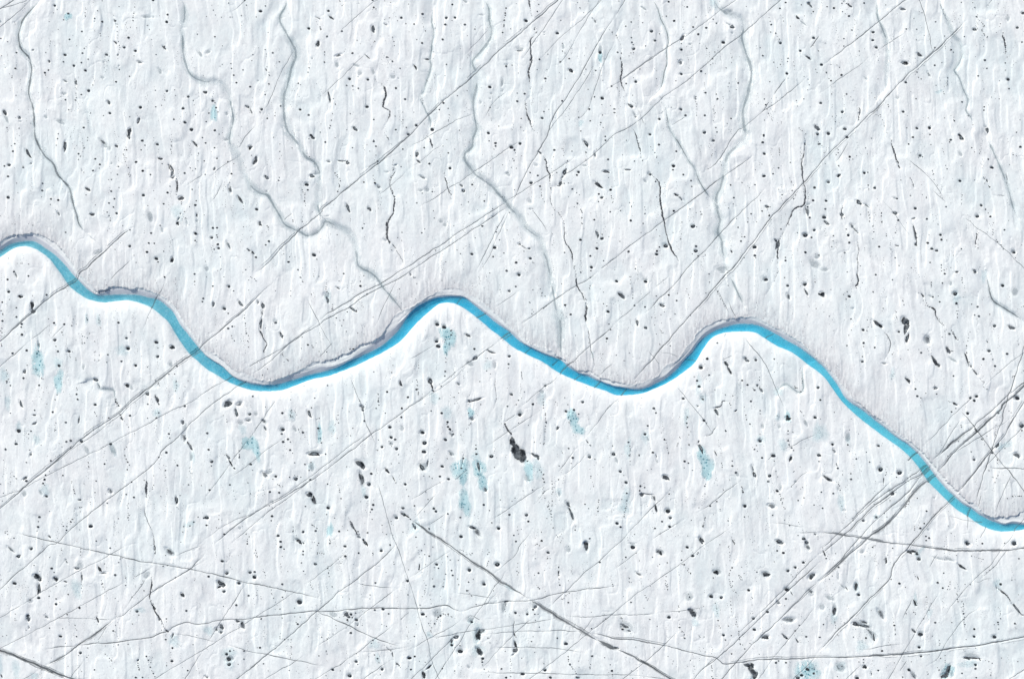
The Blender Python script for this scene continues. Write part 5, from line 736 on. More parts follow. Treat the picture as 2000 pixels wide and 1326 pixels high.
def vn(x, y, s=0):
    x = x + s * 37.13
    y = y + s * 91.7
    xi = np.floor(x).astype(np.int64)
    yi = np.floor(y).astype(np.int64)
    fx = x - xi
    fy = y - yi
    fx = fx * fx * fx * (fx * (fx * 6 - 15) + 10)
    fy = fy * fy * fy * (fy * (fy * 6 - 15) + 10)
    a = _lat[yi & 511, xi & 511]
    b = _lat[yi & 511, (xi + 1) & 511]
    c = _lat[(yi + 1) & 511, xi & 511]
    d = _lat[(yi + 1) & 511, (xi + 1) & 511]
    return (a + (b - a) * fx) * (1 - fy) + (c + (d - c) * fx) * fy


def sst(a, b, x):
    t = np.clip((x - a) / (b - a), 0, 1)
    return t * t * (3 - 2 * t)


# ------------------------------------------------------------------ ground heights
STEP = 0.12
HX, HY = 110.0, 76.0
fx = np.arange(-HX, HX + 1e-6, STEP)
fy = np.arange(-HY, HY + 1e-6, STEP)
outer = np.cumsum(0.4 * 1.22 ** np.arange(1, 39))
gx = np.concatenate([-HX - outer[::-1], fx, HX + outer])
gy = np.concatenate([-HY - outer[::-1], fy, HY + outer])
X, Y = np.meshgrid(gx, gy)
nx, ny = len(gx), len(gy)
ix0, iy0 = len(outer), len(outer)

wx = vn(X / 9, Y / 11, 1) - 0.5
wy = vn(X / 7, Y / 9, 2) - 0.5
tilt = 0.02 + 0.07 * sst(20, 95, X)
xs = X + tilt * Y + wx * 1.3 + (vn(X / 2.2, Y / 3.6, 3) - 0.5) * 0.6
ys = Y + wy * 5


def skewed(x, y, lx, ly, a, seed):
    """noise whose west-facing flanks are steep and east-facing flanks gentle, as the melt has carved them"""
    n = vn(x / lx, y / ly, seed)
    n = vn((x + a * lx * n) / lx, y / ly, seed)
    return vn((x + a * lx * n) / lx, y / ly, seed)


n3 = skewed(xs, ys, 2.5, 5.6, 0.60, 6)
n1 = skewed(xs, ys, 1.30, 4.6, 0.58, 4)
n2 = skewed(xs, ys, 0.70, 1.7, 0.45, 5)
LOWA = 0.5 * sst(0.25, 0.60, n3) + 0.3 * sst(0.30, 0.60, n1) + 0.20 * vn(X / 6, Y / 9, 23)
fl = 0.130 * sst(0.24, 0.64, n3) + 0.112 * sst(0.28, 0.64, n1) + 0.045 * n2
n4 = vn(X / 0.42 + wx * 3, Y / 0.62, 7)
n5 = vn(X / 1.0, Y / 1.3, 8)
gr = np.abs(vn(xs / 1.25 + 3.3, ys / 4.6, 33) - 0.5)
fl = fl - 0.045 * np.exp(-(gr / 0.035) ** 2) * sst(0.40, 0.62, vn(X / 3.2, Y / 4.5, 34))
fine = 0.014 * n4 + 0.026 * n5 + 0.012 * vn(X / 0.27, Y / 0.3, 26)
lump = 0.012 * sst(0.62, 0.85, vn(X / 0.33, Y / 0.36, 15))
big = 0.30 * vn(X / 24, Y / 30, 9)
Z = fl + fine + lump + big
del n2, n4, n5

# the fluting dies out on the dirty rim north of the river
cs = rslope(X)
yWN, yWS, yWL, yLO = rl('WN', X), rl('WS', X), rl('WL', X), rl('LO', X)
jag = (vn(X / 0.8, Y / 0.8, 10) - 0.5) * 0.34 + (vn(X / 0.33, Y / 0.33, 24) - 0.5) * 0.26 + (vn(X / 2.7, Y / 2.7, 12) - 0.5) * 0.45
yLOj = yLO + jag
dN = (Y - yLOj) * cs
dS = (yWS - Y) * cs
rim = np.exp(-np.clip(dN, 0, None) / 2.6) * (dN > 0)
LOWA = LOWA * (1 - 0.6 * rim)
DIRT = np.exp(-np.clip(dN, 0, None) / 2.4) * (dN > 0)
hair = vn((X * 1.0) / 0.30, (Y + X * 0.4) / 1.6, 13)
Z = np.where(dN > 0, Z * (1 - 0.45 * rim) + rim * (-0.02 + 0.06 * sst(0.4, 0.7, hair)), Z)
WZ = -0.66                                           # water level
ZL = -0.13                                           # shelf level
gap = np.exp(-((X + 80) / 1.6) ** 2) + 0.9 * np.exp(-((X - 9.3) / 0.8) ** 2)       # stream mouths cut the rim
lipv = sst(0.30, 0.75, vn(X / 4.5, X * 0 + 0.7, 27))
shelf = ZL + 0.12 * np.clip((Y - yWL) / (yLOj - yWL + 1e-6), 0, 1) + 0.035 * vn(X / 0.7, Y / 0.5, 16) - 0.06 * sst(0.5, 0.6, vn((X + Y) / 4.0, (Y - yWL) / 0.35, 17))
wall_t = np.clip((Y - yWN) / (yWL - yWN + 1e-6), 0, 1)
wall = (WZ - 0.1) + (ZL - WZ + 0.1) * wall_t ** 0.85
_t = np.clip((Y - yWL) / (yLOj - yWL + 1e-6), 0, 1)
shelf = shelf + lipv * (Z - 0.03 - shelf) * _t ** 2
mid_t = np.clip((Y - yWS) / (yWN - yWS + 1e-6), 0, 1)
bed = (WZ - 0.03) - (0.22 + 0.34 * vn(X / 2.6, Y / 2.6, 51)) * np.sin(np.pi * mid_t ** 0.75) ** 0.8 + 0.05 * vn(X / 0.5, Y / 0.5, 18)
inner = sst(0, 1, vn(X / 16, Y * 0 + 0.3, 19))
Wd = 0.62 + 0.5 * vn(X / 5, Y / 5, 28) + 0.35 * sst(0.5, 0.9, vn(X / 14, Y * 0 + .4, 29))
south = Z * (1 - np.exp(-dS / 0.9)) + WZ * np.exp(-(np.clip(dS, 0, None) / Wd) ** 0.9)
south = south + 0.05 * (vn(X / 0.5, Y / 0.5, 52) - 0.5) * np.exp(-dS / 2)
Z = np.where(Y < yWS, south, Z)
Z = np.where((Y >= yWS) & (Y < yWN), bed, Z)
Z = np.where((Y >= yWN) & (Y < yWL), wall, Z)
Z = np.where((Y >= yWL) & (Y < yLOj), shelf - gap * 0.5, Z)
BLUE = sst(0.10, -0.06, (yWS - Y) * cs) * sst(0.10, -0.05, (Y - yWN) * cs)
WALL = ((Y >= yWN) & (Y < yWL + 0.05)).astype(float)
del jag, hair, wall_t, mid_t, bed, south, inner, wall, shelf, gap


def smooth_pts(pts, step=0.25, wig=0.0, seed=0, curve=True):
    P = np.array(pts, float)
    if curve and len(P) > 2:
        Q = np.vstack([2 * P[0] - P[1], P, 2 * P[-1] - P[-2]])
        out = []
        for i in range(1, len(Q) - 2):
            n = max(2, int(np.hypot(*(Q[i + 1] - Q[i])) / step))
            t = np.linspace(0, 1, n, endpoint=False)[:, None]
            out.append(0.5 * (2 * Q[i] + (-Q[i - 1] + Q[i + 1]) * t + (2 * Q[i - 1] - 5 * Q[i] + 4 * Q[i + 1] - Q[i + 2]) * t**2
                              + (-Q[i - 1] + 3 * Q[i] - 3 * Q[i + 1] + Q[i + 2]) * t**3))
        out.append(P[-1:])
        P = np.vstack(out)
    else:
        out = []
        for i in range(len(P) - 1):
            n = max(2, int(np.hypot(*(P[i + 1] - P[i])) / step))
            t = np.linspace(0, 1, n, endpoint=False)[:, None]
            out.append(P[i] + (P[i + 1] - P[i]) * t)
        out.append(P[-1:])
        P = np.vstack(out)
    T = np.gradient(P, axis=0)
    T /= (np.linalg.norm(T, axis=1)[:, None] + 1e-9)
    N = np.stack([-T[:, 1], T[:, 0]], 1)
    if wig:
        s = np.cumsum(np.r_[0, np.hypot(*np.diff(P, axis=0).T)])
        o = (vn(s / 1.6, s * 0 + seed, 20) - 0.5) * wig + (vn(s / 0.5, s * 0 + seed, 21) - 0.5) * wig * 0.5
        P = P + N * o[:, None]
    return P, N


def carve(P, half, fn, reach):
    """lower the ground along polyline P: Z += fn(distance)"""
    P = P[::2]
    x0, x1 = P[:, 0].min() - reach, P[:, 0].max() + reach
    y0, y1 = P[:, 1].min() - reach, P[:, 1].max() + reach
    n = len(P)
    CHK = 24
    acc = {}
    i0g = max(0, np.searchsorted(gx, x0)); i1g = np.searchsorted(gx, x1)
    j0g = max(0, np.searchsorted(gy, y0)); j1g = np.searchsorted(gy, y1)
    if i1g <= i0g or j1g <= j0g:
        return
    dist = np.full((j1g - j0g, i1g - i0g), 1e9)
    for k in range(0, n - 1, CHK):
        seg = P[k:k + CHK + 1]
        a0, a1 = seg[:, 0].min() - reach, seg[:, 0].max() + reach
        b0, b1 = seg[:, 1].min() - reach, seg[:, 1].max() + reach
        i0 = np.searchsorted(gx, a0); i1 = np.searchsorted(gx, a1)
        j0 = np.searchsorted(gy, b0); j1 = np.searchsorted(gy, b1)
        if i1 <= i0 or j1 <= j0:
            continue
        xx = X[j0:j1, i0:i1]
        yy = Y[j0:j1, i0:i1]
        sub = dist[j0 - j0g:j1 - j0g, i0 - i0g:i1 - i0g]
        for m in range(len(seg) - 1):
            ax, ay = seg[m]
            bx, by = seg[m + 1]
            # small window for each segment
            si0 = np.searchsorted(gx[i0:i1], min(ax, bx) - reach); si1 = np.searchsorted(gx[i0:i1], max(ax, bx) + reach)
            sj0 = np.searchsorted(gy[j0:j1], min(ay, by) - reach); sj1 = np.searchsorted(gy[j0:j1], max(ay, by) + reach)
            if si1 <= si0 or sj1 <= sj0:
                continue
            x_ = xx[sj0:sj1, si0:si1]
            y_ = yy[sj0:sj1, si0:si1]
            vx, vy = bx - ax, by - ay
            L2 = vx * vx + vy * vy + 1e-12
            t = np.clip(((x_ - ax) * vx + (y_ - ay) * vy) / L2, 0, 1)
            d = np.hypot(x_ - ax - t * vx, y_ - ay - t * vy)
            s2 = sub[sj0:sj1, si0:si1]
            sg = np.where(vx * (y_ - ay) - vy * (x_ - ax) >= 0, 1.0, -1.0)
            mm = d < np.abs(s2)
            s2[mm] = (d * sg)[mm]
    m = np.abs(dist) < reach
    zz = Z[j0g:j1g, i0g:i1g]
    zz[m] += fn(dist[m])


inriver = None


def hsample(x, y):
    x = np.clip((np.asarray(x, float) + HX) / STEP, 0, len(fx) - 1.001)
    y = np.clip((np.asarray(y, float) + HY) / STEP, 0, len(fy) - 1.001)
    xi = x.astype(int)
    yi = y.astype(int)
    u = x - xi
    v = y - yi
    xi = xi + ix0
    yi = yi + iy0
    return (Z[yi, xi] * (1 - u) + Z[yi, xi + 1] * u) * (1 - v) + (Z[yi + 1, xi] * (1 - u) + Z[yi + 1, xi + 1] * u) * v


LP = []
for i, (kind, w, pts) in enumerate(LN):
    if kind == 'K':
        P, N = smooth_pts(pts, 0.25, 0.20, i * 3.7, True)
    elif kind == 'R':
        P, N = smooth_pts(pts, 0.16, 0.35, i * 3.7, True)
    else:
        P, N = smooth_pts(pts, 0.22, 0.14, i * 3.7, True)
    LP.append((kind, w, P, N))
    if kind == 'M':
        dep = (0.20 + 0.020 * w) * (0.45 if i == 2 else 0.65 if i == 1 else 1.0)
        hw = w * 0.10
        carve(P, hw, lambda d, hw=hw, dep=dep: -dep * np.where(d > 0, np.exp(-(d / (0.16 + hw * 0.45)) ** 1.5), np.exp(-(d / (0.7 + hw * 1.6)) ** 2)), 3.2 + hw * 3)
    elif kind == 'R':
        carve(P, w * .05, lambda d, w=w: -0.05 * np.exp(-(d / (w * 0.07)) ** 2) - 0.05 * np.exp(-(d / 0.9) ** 2), 2.0)
    else:
        dk = min(0.09, 0.020 * w)
        carve(P, w * .05, lambda d, w=w, dk=dk: -dk * np.exp(-(d / (0.06 + w * 0.05)) ** 2), 0.5 + w * .1)


def dent(x, y, a, b, ang, depth, flat=True):
    R = max(a, b) * 2.0 + 0.3
    i0 = np.searchsorted(gx, x - R); i1 = np.searchsorted(gx, x + R)
    j0 = np.searchsorted(gy, y - R); j1 = np.searchsorted(gy, y + R)
    if i1 - i0 < 2 or j1 - j0 < 2:
        return
    xx = X[j0:j1, i0:i1] - x
    yy = Y[j0:j1, i0:i1] - y
    c, s = math.cos(ang), math.sin(ang)
    u = (xx * c + yy * s) / a
    v = (-xx * s + yy * c) / b
    q = np.sqrt(u * u + v * v)
    zz = Z[j0:j1, i0:i1]
    zc = float(hsample(x, y))
    m = sst(1.55, 0.85, q)
    if flat:
        zz += m * ((zc - depth) - zz)
    else:
        zz += -depth * m


def wet(x, y):
    return (y > float(rl('WS', x)) - 0.3) and (y < float(rl('LO', x)) + 0.1)


D = [d for d in D if not wet(d[0], d[1])]
E = [d for d in E if not wet(d[0], d[1])]
G = [d for d in G if not wet(d[0], d[1])]
S = [d for d in S if not wet(d[0], d[1])]
D.sort(key=lambda d: -d[2])
big_d = D[:300]
small_d = D[300:]
# a round hole that sits inside an elongated one belongs to it
for (x, y, a, b, an) in G:
    dent(x, y, a, b, an, 0.07, False)
for (x, y, a, b, an) in E:
    dent(x, y, a, b, an, 0.10 + 0.15 * min(a, b), False)
for (x, y, r) in big_d:
    dent(x, y, r * 1.15, r, 0, 0.03 + 0.15 * r)

# ------------------------------------------------------------------ node helpers
def mat(name):
    m = bpy.data.materials.new(name)
    m.use_nodes = True
    nt = m.node_tree
    nt.nodes.clear()
    out = nt.nodes.new('ShaderNodeOutputMaterial')
    return m, nt, out


def nd(nt, typ, **kw):
    n = nt.nodes.new(typ)
    for k, v in kw.items():
        if k in n.inputs.keys():
            n.inputs[k].default_value = v
        else:
            setattr(n, k, v)
    return n


def pos_map(nt, sc=(1, 1, 1), rot=0.0):
    g = nt.nodes.new('ShaderNodeNewGeometry')
    mp = nt.nodes.new('ShaderNodeMapping')
    mp.inputs['Scale'].default_value = sc
    mp.inputs['Rotation'].default_value = (0, 0, rot)
    nt.links.new(g.outputs['Position'], mp.inputs['Vector'])
    return mp.outputs[0]


def ramp(nt, src, stops):
    r = nt.nodes.new('ShaderNodeValToRGB')
    el = r.color_ramp.elements
    while len(el) > 1:
        el.remove(el[-1])
    el[0].position = stops[0][0]
    el[0].color = stops[0][1]
    for p, c in stops[1:]:
        e = el.new(p)
        e.color = c
    nt.links.new(src, r.inputs[0])
    return r.outputs[0]


def mixc(nt, fac, a, b):
    m = nt.nodes.new('ShaderNodeMix')
    m.data_type = 'RGBA'
    m.clamp_factor = True
    if isinstance(fac, float):
        m.inputs[0].default_value = fac
    else:
        nt.links.new(fac, m.inputs[0])
    for i, c in ((6, a), (7, b)):
        if isinstance(c, tuple):
            m.inputs[i].default_value = c
        else:
            nt.links.new(c, m.inputs[i])
    return m.outputs[2]


def math_n(nt, op, a, b=None, clamp=False):
    m = nt.nodes.new('ShaderNodeMath')
    m.operation = op
    m.use_clamp = clamp
    for i, c in ((0, a), (1, b)):
        if c is None:
            continue
        if isinstance(c, (int, float)):
            m.inputs[i].default_value = c
        else:
            nt.links.new(c, m.inputs[i])
    return m.outputs[0]


def noise(nt, vec, scale, detail=3.0, rough=0.55, lac=2.0):
    n = nt.nodes.new('ShaderNodeTexNoise')
    n.inputs['Scale'].default_value = scale
    n.inputs['Detail'].default_value = detail
    n.inputs['Roughness'].default_value = rough
    nt.links.new(vec, n.inputs['Vector'])
    return n.outputs['Fac']


def attr(nt, name):
    a = nt.nodes.new('ShaderNodeAttribute')
    a.attribute_name = name
    return a.outputs['Fac']


# ------------------------------------------------------------------ glacier ice material
def make_ice():
    m, nt, out = mat("glacier_ice")
    b = nd(nt, 'ShaderNodeBsdfPrincipled', Roughness=0.75)
    b.inputs['Specular IOR Level'].default_value = 0.25
    p = pos_map(nt)
    big_ = noise(nt, p, 0.045, 4, 0.6)
    mid_ = noise(nt, pos_map(nt, (1, 0.35, 1), 0.1), 0.35, 4, 0.6)
    fn_ = noise(nt, p, 1.6, 5, 0.7)
    col = ramp(nt, big_, [(0.34, (0.83, 0.89, 0.885, 1)), (0.47, (0.865, 0.905, 0.895, 1)), (0.60, (0.87, 0.895, 0.89, 1)), (0.72, (0.85, 0.90, 0.895, 1))])
    bl = ramp(nt, mid_, [(0.40, (0, 0, 0, 1)), (0.66, (1, 1, 1, 1))])
    bl = math_n(nt, 'MULTIPLY', bl, 0.16)
    col = mixc(nt, bl, col, (0.66, 0.78, 0.83, 1))
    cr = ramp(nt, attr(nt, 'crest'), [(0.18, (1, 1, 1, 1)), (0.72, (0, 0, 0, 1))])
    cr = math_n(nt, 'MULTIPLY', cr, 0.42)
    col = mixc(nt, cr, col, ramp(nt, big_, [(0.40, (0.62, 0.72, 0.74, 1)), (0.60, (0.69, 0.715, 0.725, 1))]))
    # pinkish grey dust film
    du = ramp(nt, noise(nt, pos_map(nt, (1, 0.5, 1), 0.2), 0.9, 6, 0.72), [(0.50, (0, 0, 0, 1)), (0.75, (1, 1, 1, 1))])
    du = math_n(nt, 'MULTIPLY', du, 0.50)
    col = mixc(nt, du, col, (0.58, 0.59, 0.61, 1))
    # fine dust grains
    vo = nt.nodes.new('ShaderNodeTexVoronoi')
    vo.inputs['Scale'].default_value = 2.6
    nt.links.new(pos_map(nt, (1, 0.8, 1)), vo.inputs['Vector'])
    gm = ramp(nt, vo.outputs['Distance'], [(0.07, (1, 1, 1, 1)), (0.13, (0, 0, 0, 1))])
    sel = ramp(nt, noise(nt, p, 0.33, 3, 0.6), [(0.46, (0, 0, 0, 1)), (0.58, (1, 1, 1, 1))])
    gm = math_n(nt, 'MULTIPLY', gm, sel)
    gm = math_n(nt, 'MULTIPLY', gm, 0.85)
    col = mixc(nt, gm, col, (0.22, 0.24, 0.27, 1))
    # dirty rim
    dr = attr(nt, 'dirt')
    hn = noise(nt, pos_map(nt, (1.0, 0.45, 1), -0.35), 2.6, 5, 0.75)
    hr = ramp(nt, hn, [(0.40, (0.15, 0.15, 0.15, 1)), (0.62, (1, 1, 1, 1))])
    dd = math_n(nt, 'MULTIPLY', dr, hr)
    dd = math_n(nt, 'MULTIPLY', dd, 0.72)
    col = mixc(nt, dd, col, (0.46, 0.45, 0.475, 1))
    # cut bank: its shade painted in as a violet-grey tint
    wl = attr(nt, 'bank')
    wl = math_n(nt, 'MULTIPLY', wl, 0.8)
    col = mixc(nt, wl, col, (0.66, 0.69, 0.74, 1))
    # blue ice of the river bed
    sx = nt.nodes.new('ShaderNodeSeparateXYZ')
    nt.links.new(p, sx.inputs[0])
    gxn = math_n(nt, 'ADD', math_n(nt, 'MULTIPLY', sx.outputs[0], 0.005), 0.5)
    bc = ramp(nt, gxn, [(0.0, (0.162, 0.510, 0.616, 1)), (0.17, (0.129, 0.493, 0.616, 1)), (0.30, (0.057, 0.510, 0.714, 1)), (0.45, (0.041, 0.493, 0.730, 1)),
                        (0.72, (0.048, 0.528, 0.762, 1)), (0.84, (0.138, 0.616, 0.771, 1)), (0.92, (0.162, 0.634, 0.771, 1)), (1.0, (0.088, 0.528, 0.698, 1))])
    bn = ramp(nt, noise(nt, p, 1.7, 5, 0.7), [(0.42, (0, 0, 0, 1)), (0.70, (1, 1, 1, 1))])
    lft = ramp(nt, gxn, [(0.0, (0.75, 0.75, 0.75, 1)), (0.22, (0.7, 0.7, 0.7, 1)), (0.30, (0.30, 0.30, 0.30, 1)), (1.0, (0.22, 0.22, 0.22, 1))])
    bn = math_n(nt, 'MULTIPLY', bn, lft)
    bc = mixc(nt, bn, bc, (0.42, 0.76, 0.84, 1))  # sun sparkle painted as pale specks in the bed, mostly at left
    dk = ramp(nt, noise(nt, pos_map(nt, (2.2, 0.45, 1), 0.55), 1.1, 4, 0.6), [(0.58, (0, 0, 0, 1)), (0.66, (1, 1, 1, 1))])
    dk = math_n(nt, 'MULTIPLY', dk, 0.32)
    bc = mixc(nt, dk, bc, (0.015, 0.27, 0.48, 1))
    col = mixc(nt, attr(nt, 'blue'), col, bc)
    nt.links.new(col, b.inputs['Base Color'])
    # fine bumps
    bp = nt.nodes.new('ShaderNodeBump')
    bp.inputs['Strength'].default_value = 1.0
    bp.inputs['Distance'].default_value = 0.045
    nf = noise(nt, pos_map(nt, (1, 0.6, 1)), 2.6, 6, 0.80)
    nt.links.new(nf, bp.inputs['Height'])
    nt.links.new(bp.outputs[0], b.inputs['Normal'])
    nt.links.new(b.outputs[0], out.inputs[0])
    return m


ICE = make_ice()


def grid_mesh(name, X, Y, Z, attrs, material):
    ny, nx = X.shape
    co = np.stack([X, Y, Z], -1).reshape(-1, 3).astype(np.float32)
    idx = np.arange(nx * ny, dtype=np.int32).reshape(ny, nx)
    q = np.stack([idx[:-1, :-1], idx[:-1, 1:], idx[1:, 1:], idx[1:, :-1]], -1).reshape(-1, 4)
    me = bpy.data.meshes.new(name)
    me.vertices.add(len(co))
    me.vertices.foreach_set('co', co.ravel())
    me.loops.add(q.size)
    me.loops.foreach_set('vertex_index', q.ravel())
    me.polygons.add(len(q))
    me.polygons.foreach_set('loop_start', np.arange(0, q.size, 4, dtype=np.int32))
    me.polygons.foreach_set('use_smooth', np.ones(len(q), bool))
    me.update(calc_edges=True)
    for k, v in attrs.items():
        a = me.attributes.new(k, 'FLOAT', 'POINT')
        a.data.foreach_set('value', v.ravel().astype(np.float32))
    me.materials.append(material)
    o = bpy.data.objects.new(name, me)
    C.objects.link(o)
    return o


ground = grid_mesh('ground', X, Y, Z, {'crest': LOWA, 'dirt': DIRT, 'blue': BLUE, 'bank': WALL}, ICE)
ground['kind'] = 'structure'
ground['label'] = 'white fluted glacier ice dusted with grey grit'

# ------------------------------------------------------------------ river water
def make_water():
    m, nt, out = mat("river_water")
    tr = nd(nt, 'ShaderNodeBsdfTransparent')
    tr.inputs[0].default_value = (0.94, 1.0, 1.0, 1)
    gl = nd(nt, 'ShaderNodeBsdfGlossy')
    gl.inputs['Roughness'].default_value = 0.12
    gl.inputs['Color'].default_value = (1, 1, 1, 1)
    bp = nt.nodes.new('ShaderNodeBump')
    bp.inputs['Strength'].default_value = 0.8
    bp.inputs['Distance'].default_value = 0.10
    h = noise(nt, pos_map(nt, (1, 1, 1)), 2.0, 4, 0.6)
    nt.links.new(h, bp.inputs['Height'])
    nt.links.new(bp.outputs[0], gl.inputs['Normal'])
    df = nd(nt, 'ShaderNodeBsdfDiffuse')
    sx = nt.nodes.new('ShaderNodeSeparateXYZ')
    nt.links.new(pos_map(nt), sx.inputs[0])
    gxn = math_n(nt, 'ADD', math_n(nt, 'MULTIPLY', sx.outputs[0], 0.005), 0.5)
    wc = ramp(nt, gxn, [(0.0, (0.145, 0.546, 0.665, 1)), (0.17, (0.129, 0.546, 0.665, 1)), (0.27, (0.072, 0.598, 0.779, 1)), (0.45, (0.048, 0.598, 0.795, 1)),
                        (0.72, (0.057, 0.634, 0.802, 1)), (0.84, (0.145, 0.704, 0.802, 1)), (0.92, (0.162, 0.722, 0.802, 1)), (1.0, (0.097, 0.616, 0.762, 1))])
    sp = ramp(nt, noise(nt, pos_map(nt, (1, 1, 1)), 1.9, 5, 0.7), [(0.40, (0, 0, 0, 1)), (0.72, (1, 1, 1, 1))])
    lf = ramp(nt, gxn, [(0.0, (0.6, 0.6, 0.6, 1)), (0.20, (0.55, 0.55, 0.55, 1)), (0.30, (0.2, 0.2, 0.2, 1)), (1.0, (0.12, 0.12, 0.12, 1))])
    wc = mixc(nt, math_n(nt, 'MULTIPLY', sp, lf), wc, (0.42, 0.80, 0.90, 1))
    gsp = ramp(nt, noise(nt, pos_map(nt, (1, 1, 1)), 3.4, 4, 0.75), [(0.58, (0, 0, 0, 1)), (0.66, (1, 1, 1, 1))])
    wc = mixc(nt, math_n(nt, 'MULTIPLY', gsp, lf), wc, (0.85, 0.93, 0.95, 1))  # white glints painted into the water colour, strongest at left
    rip = ramp(nt, noise(nt, pos_map(nt, (1.6, 0.5, 1), 0.6), 1.5, 4, 0.65), [(0.54, (0, 0, 0, 1)), (0.68, (1, 1, 1, 1))])
    wc = mixc(nt, math_n(nt, 'MULTIPLY', rip, 0.5), wc, (0.02, 0.38, 0.66, 1))
    dp = attr(nt, 'depth')                     # clear shallows, deeper blue where the bed is deep
    wc = mixc(nt, ramp(nt, dp, [(0.0, (0.75, 0.75, 0.75, 1)), (0.16, (0.35, 0.35, 0.35, 1)), (0.36, (0, 0, 0, 1))]), wc, (0.36, 0.72, 0.82, 1))
    wc = mixc(nt, ramp(nt, dp, [(0.32, (0, 0, 0, 1)), (0.58, (0.45, 0.45, 0.45, 1))]), wc, (0.015, 0.42, 0.68, 1))
    nt.links.new(wc, df.inputs[0])
    turb = nt.nodes.new('ShaderNodeMixShader')
    nt.links.new(ramp(nt, attr(nt, 'depth'), [(0.0, (0.10, 0.10, 0.10, 1)), (0.15, (0.30, 0.30, 0.30, 1))]), turb.inputs[0])
    nt.links.new(tr.outputs[0], turb.inputs[1])
    nt.links.new(df.outputs[0], turb.inputs[2])
    mx = nt.nodes.new('ShaderNodeMixShader')
    mx.inputs[0].default_value = 0.04
    nt.links.new(turb.outputs[0], mx.inputs[1])
    nt.links.new(gl.outputs[0], mx.inputs[2])
    nt.links.new(mx.outputs[0], out.inputs[0])
    return m


xw = np.concatenate([np.arange(-400, -108, 1.0), np.arange(-108, 108, 0.25), np.arange(108, 400, 1.0)])
NT = 15
tt = np.linspace(0, 1, NT)
Xw = np.repeat(xw[None, :], NT, 0)
ys0, ys1 = rl('WS', xw) - 0.12, rl('WN', xw) + 0.12
Yw = ys0[None, :] + (ys1 - ys0)[None, :] * tt[:, None]
river = grid_mesh('river', Xw, Yw, np.full_like(Xw, WZ), {'depth': np.clip(WZ - hsample(Xw, Yw), 0, 1)}, make_water())
river['kind'] = 'structure'
river['label'] = 'bright blue meltwater river winding across the ice'

# ------------------------------------------------------------------ sediment, slush and crack materials
def granular(name, dark, light, noise_scale, contrast, a0, a1, rough=0.6, opacity=1.0, obj_space=False):
    """dark cryoconite or wet ice whose edge breaks up into grains (attribute fade: 1 inside, 0 at the rim)"""
    m, nt, out = mat(name)
    b = nd(nt, 'ShaderNodeBsdfPrincipled', Roughness=rough)
    b.inputs['Specular IOR Level'].default_value = 0.2
    p = pos_map(nt)
    n = noise(nt, p, noise_scale, 4, 0.7)
    c = ramp(nt, noise(nt, p, noise_scale * 0.45, 3, 0.6), [(0.40, dark), (0.62, light)])
    nt.links.new(c, b.inputs['Base Color'])
    f = attr(nt, 'fade')
    v = math_n(nt, 'ADD', f, math_n(nt, 'MULTIPLY', math_n(nt, 'SUBTRACT', n, 0.5), contrast))
    al = ramp(nt, v, [(a0, (0, 0, 0, 1)), (a1, (1, 1, 1, 1))])
    al = math_n(nt, 'MULTIPLY', al, opacity)
    nt.links.new(al, b.inputs['Alpha'])
    nt.links.new(b.outputs[0], out.inputs[0])
    return m


SED = granular('cryoconite', (0.014, 0.018, 0.022, 1), (0.15, 0.17, 0.185, 1), 2.6, 0.75, 0.24, 0.46)
SEDG = granular('thin_cryoconite', (0.10, 0.115, 0.125, 1), (0.26, 0.29, 0.31, 1), 4.0, 1.6, 0.38, 0.85, opacity=0.85)
POOL = granular('pool_ice', (0.25, 0.31, 0.34, 1), (0.44, 0.50, 0.53, 1), 2.5, 0.5, 0.10, 0.75, opacity=0.62)
HOLL = granular('hollow_shade', (0.30, 0.36, 0.39, 1), (0.50, 0.55, 0.58, 1), 3.0, 0.7, 0.15, 0.95, opacity=0.42)  # translucent grey that paints the shading inside shallow hollows
DOT = granular('cryoconite_dot', (0.02, 0.024, 0.03, 1), (0.10, 0.115, 0.13, 1), 0.3, 0.0, -0.2, -0.1)
RILL = granular('rill_grit', (0.03, 0.034, 0.04, 1), (0.14, 0.15, 0.165, 1), 3.2, 2.4, 0.48, 0.74)
RILLF = granular('faint_grit', (0.10, 0.11, 0.12, 1), (0.26, 0.28, 0.30, 1), 3.2, 2.2, 0.44, 0.85, opacity=0.8)
CRK = granular('crack_dark', (0.09, 0.105, 0.115, 1), (0.25, 0.275, 0.29, 1), 0.5, 1.2, 0.02, 0.42, opacity=0.70)
CRKM = granular('crack_margin', (0.26, 0.28, 0.29, 1), (0.44, 0.46, 0.47, 1), 0.9, 1.7, 0.10, 0.80, opacity=0.45)
CRKF = granular('crack_grey', (0.13, 0.15, 0.165, 1), (0.30, 0.33, 0.35, 1), 0.45, 1.5, 0.12, 0.70, opacity=0.75)
CHD = granular('channel_dark', (0.12, 0.145, 0.16, 1), (0.30, 0.34, 0.36, 1), 0.6, 1.4, 0.20, 0.9, opacity=0.75)
CHP = granular('channel_thread', (0.30, 0.37, 0.40, 1), (0.46, 0.52, 0.55, 1), 0.6, 1.4, 0.20, 0.9, opacity=0.6)
CHL = granular('channel_pale', (0.42, 0.52, 0.56, 1), (0.60, 0.68, 0.71, 1), 0.6, 1.2, 0.10, 0.9, opacity=0.34)


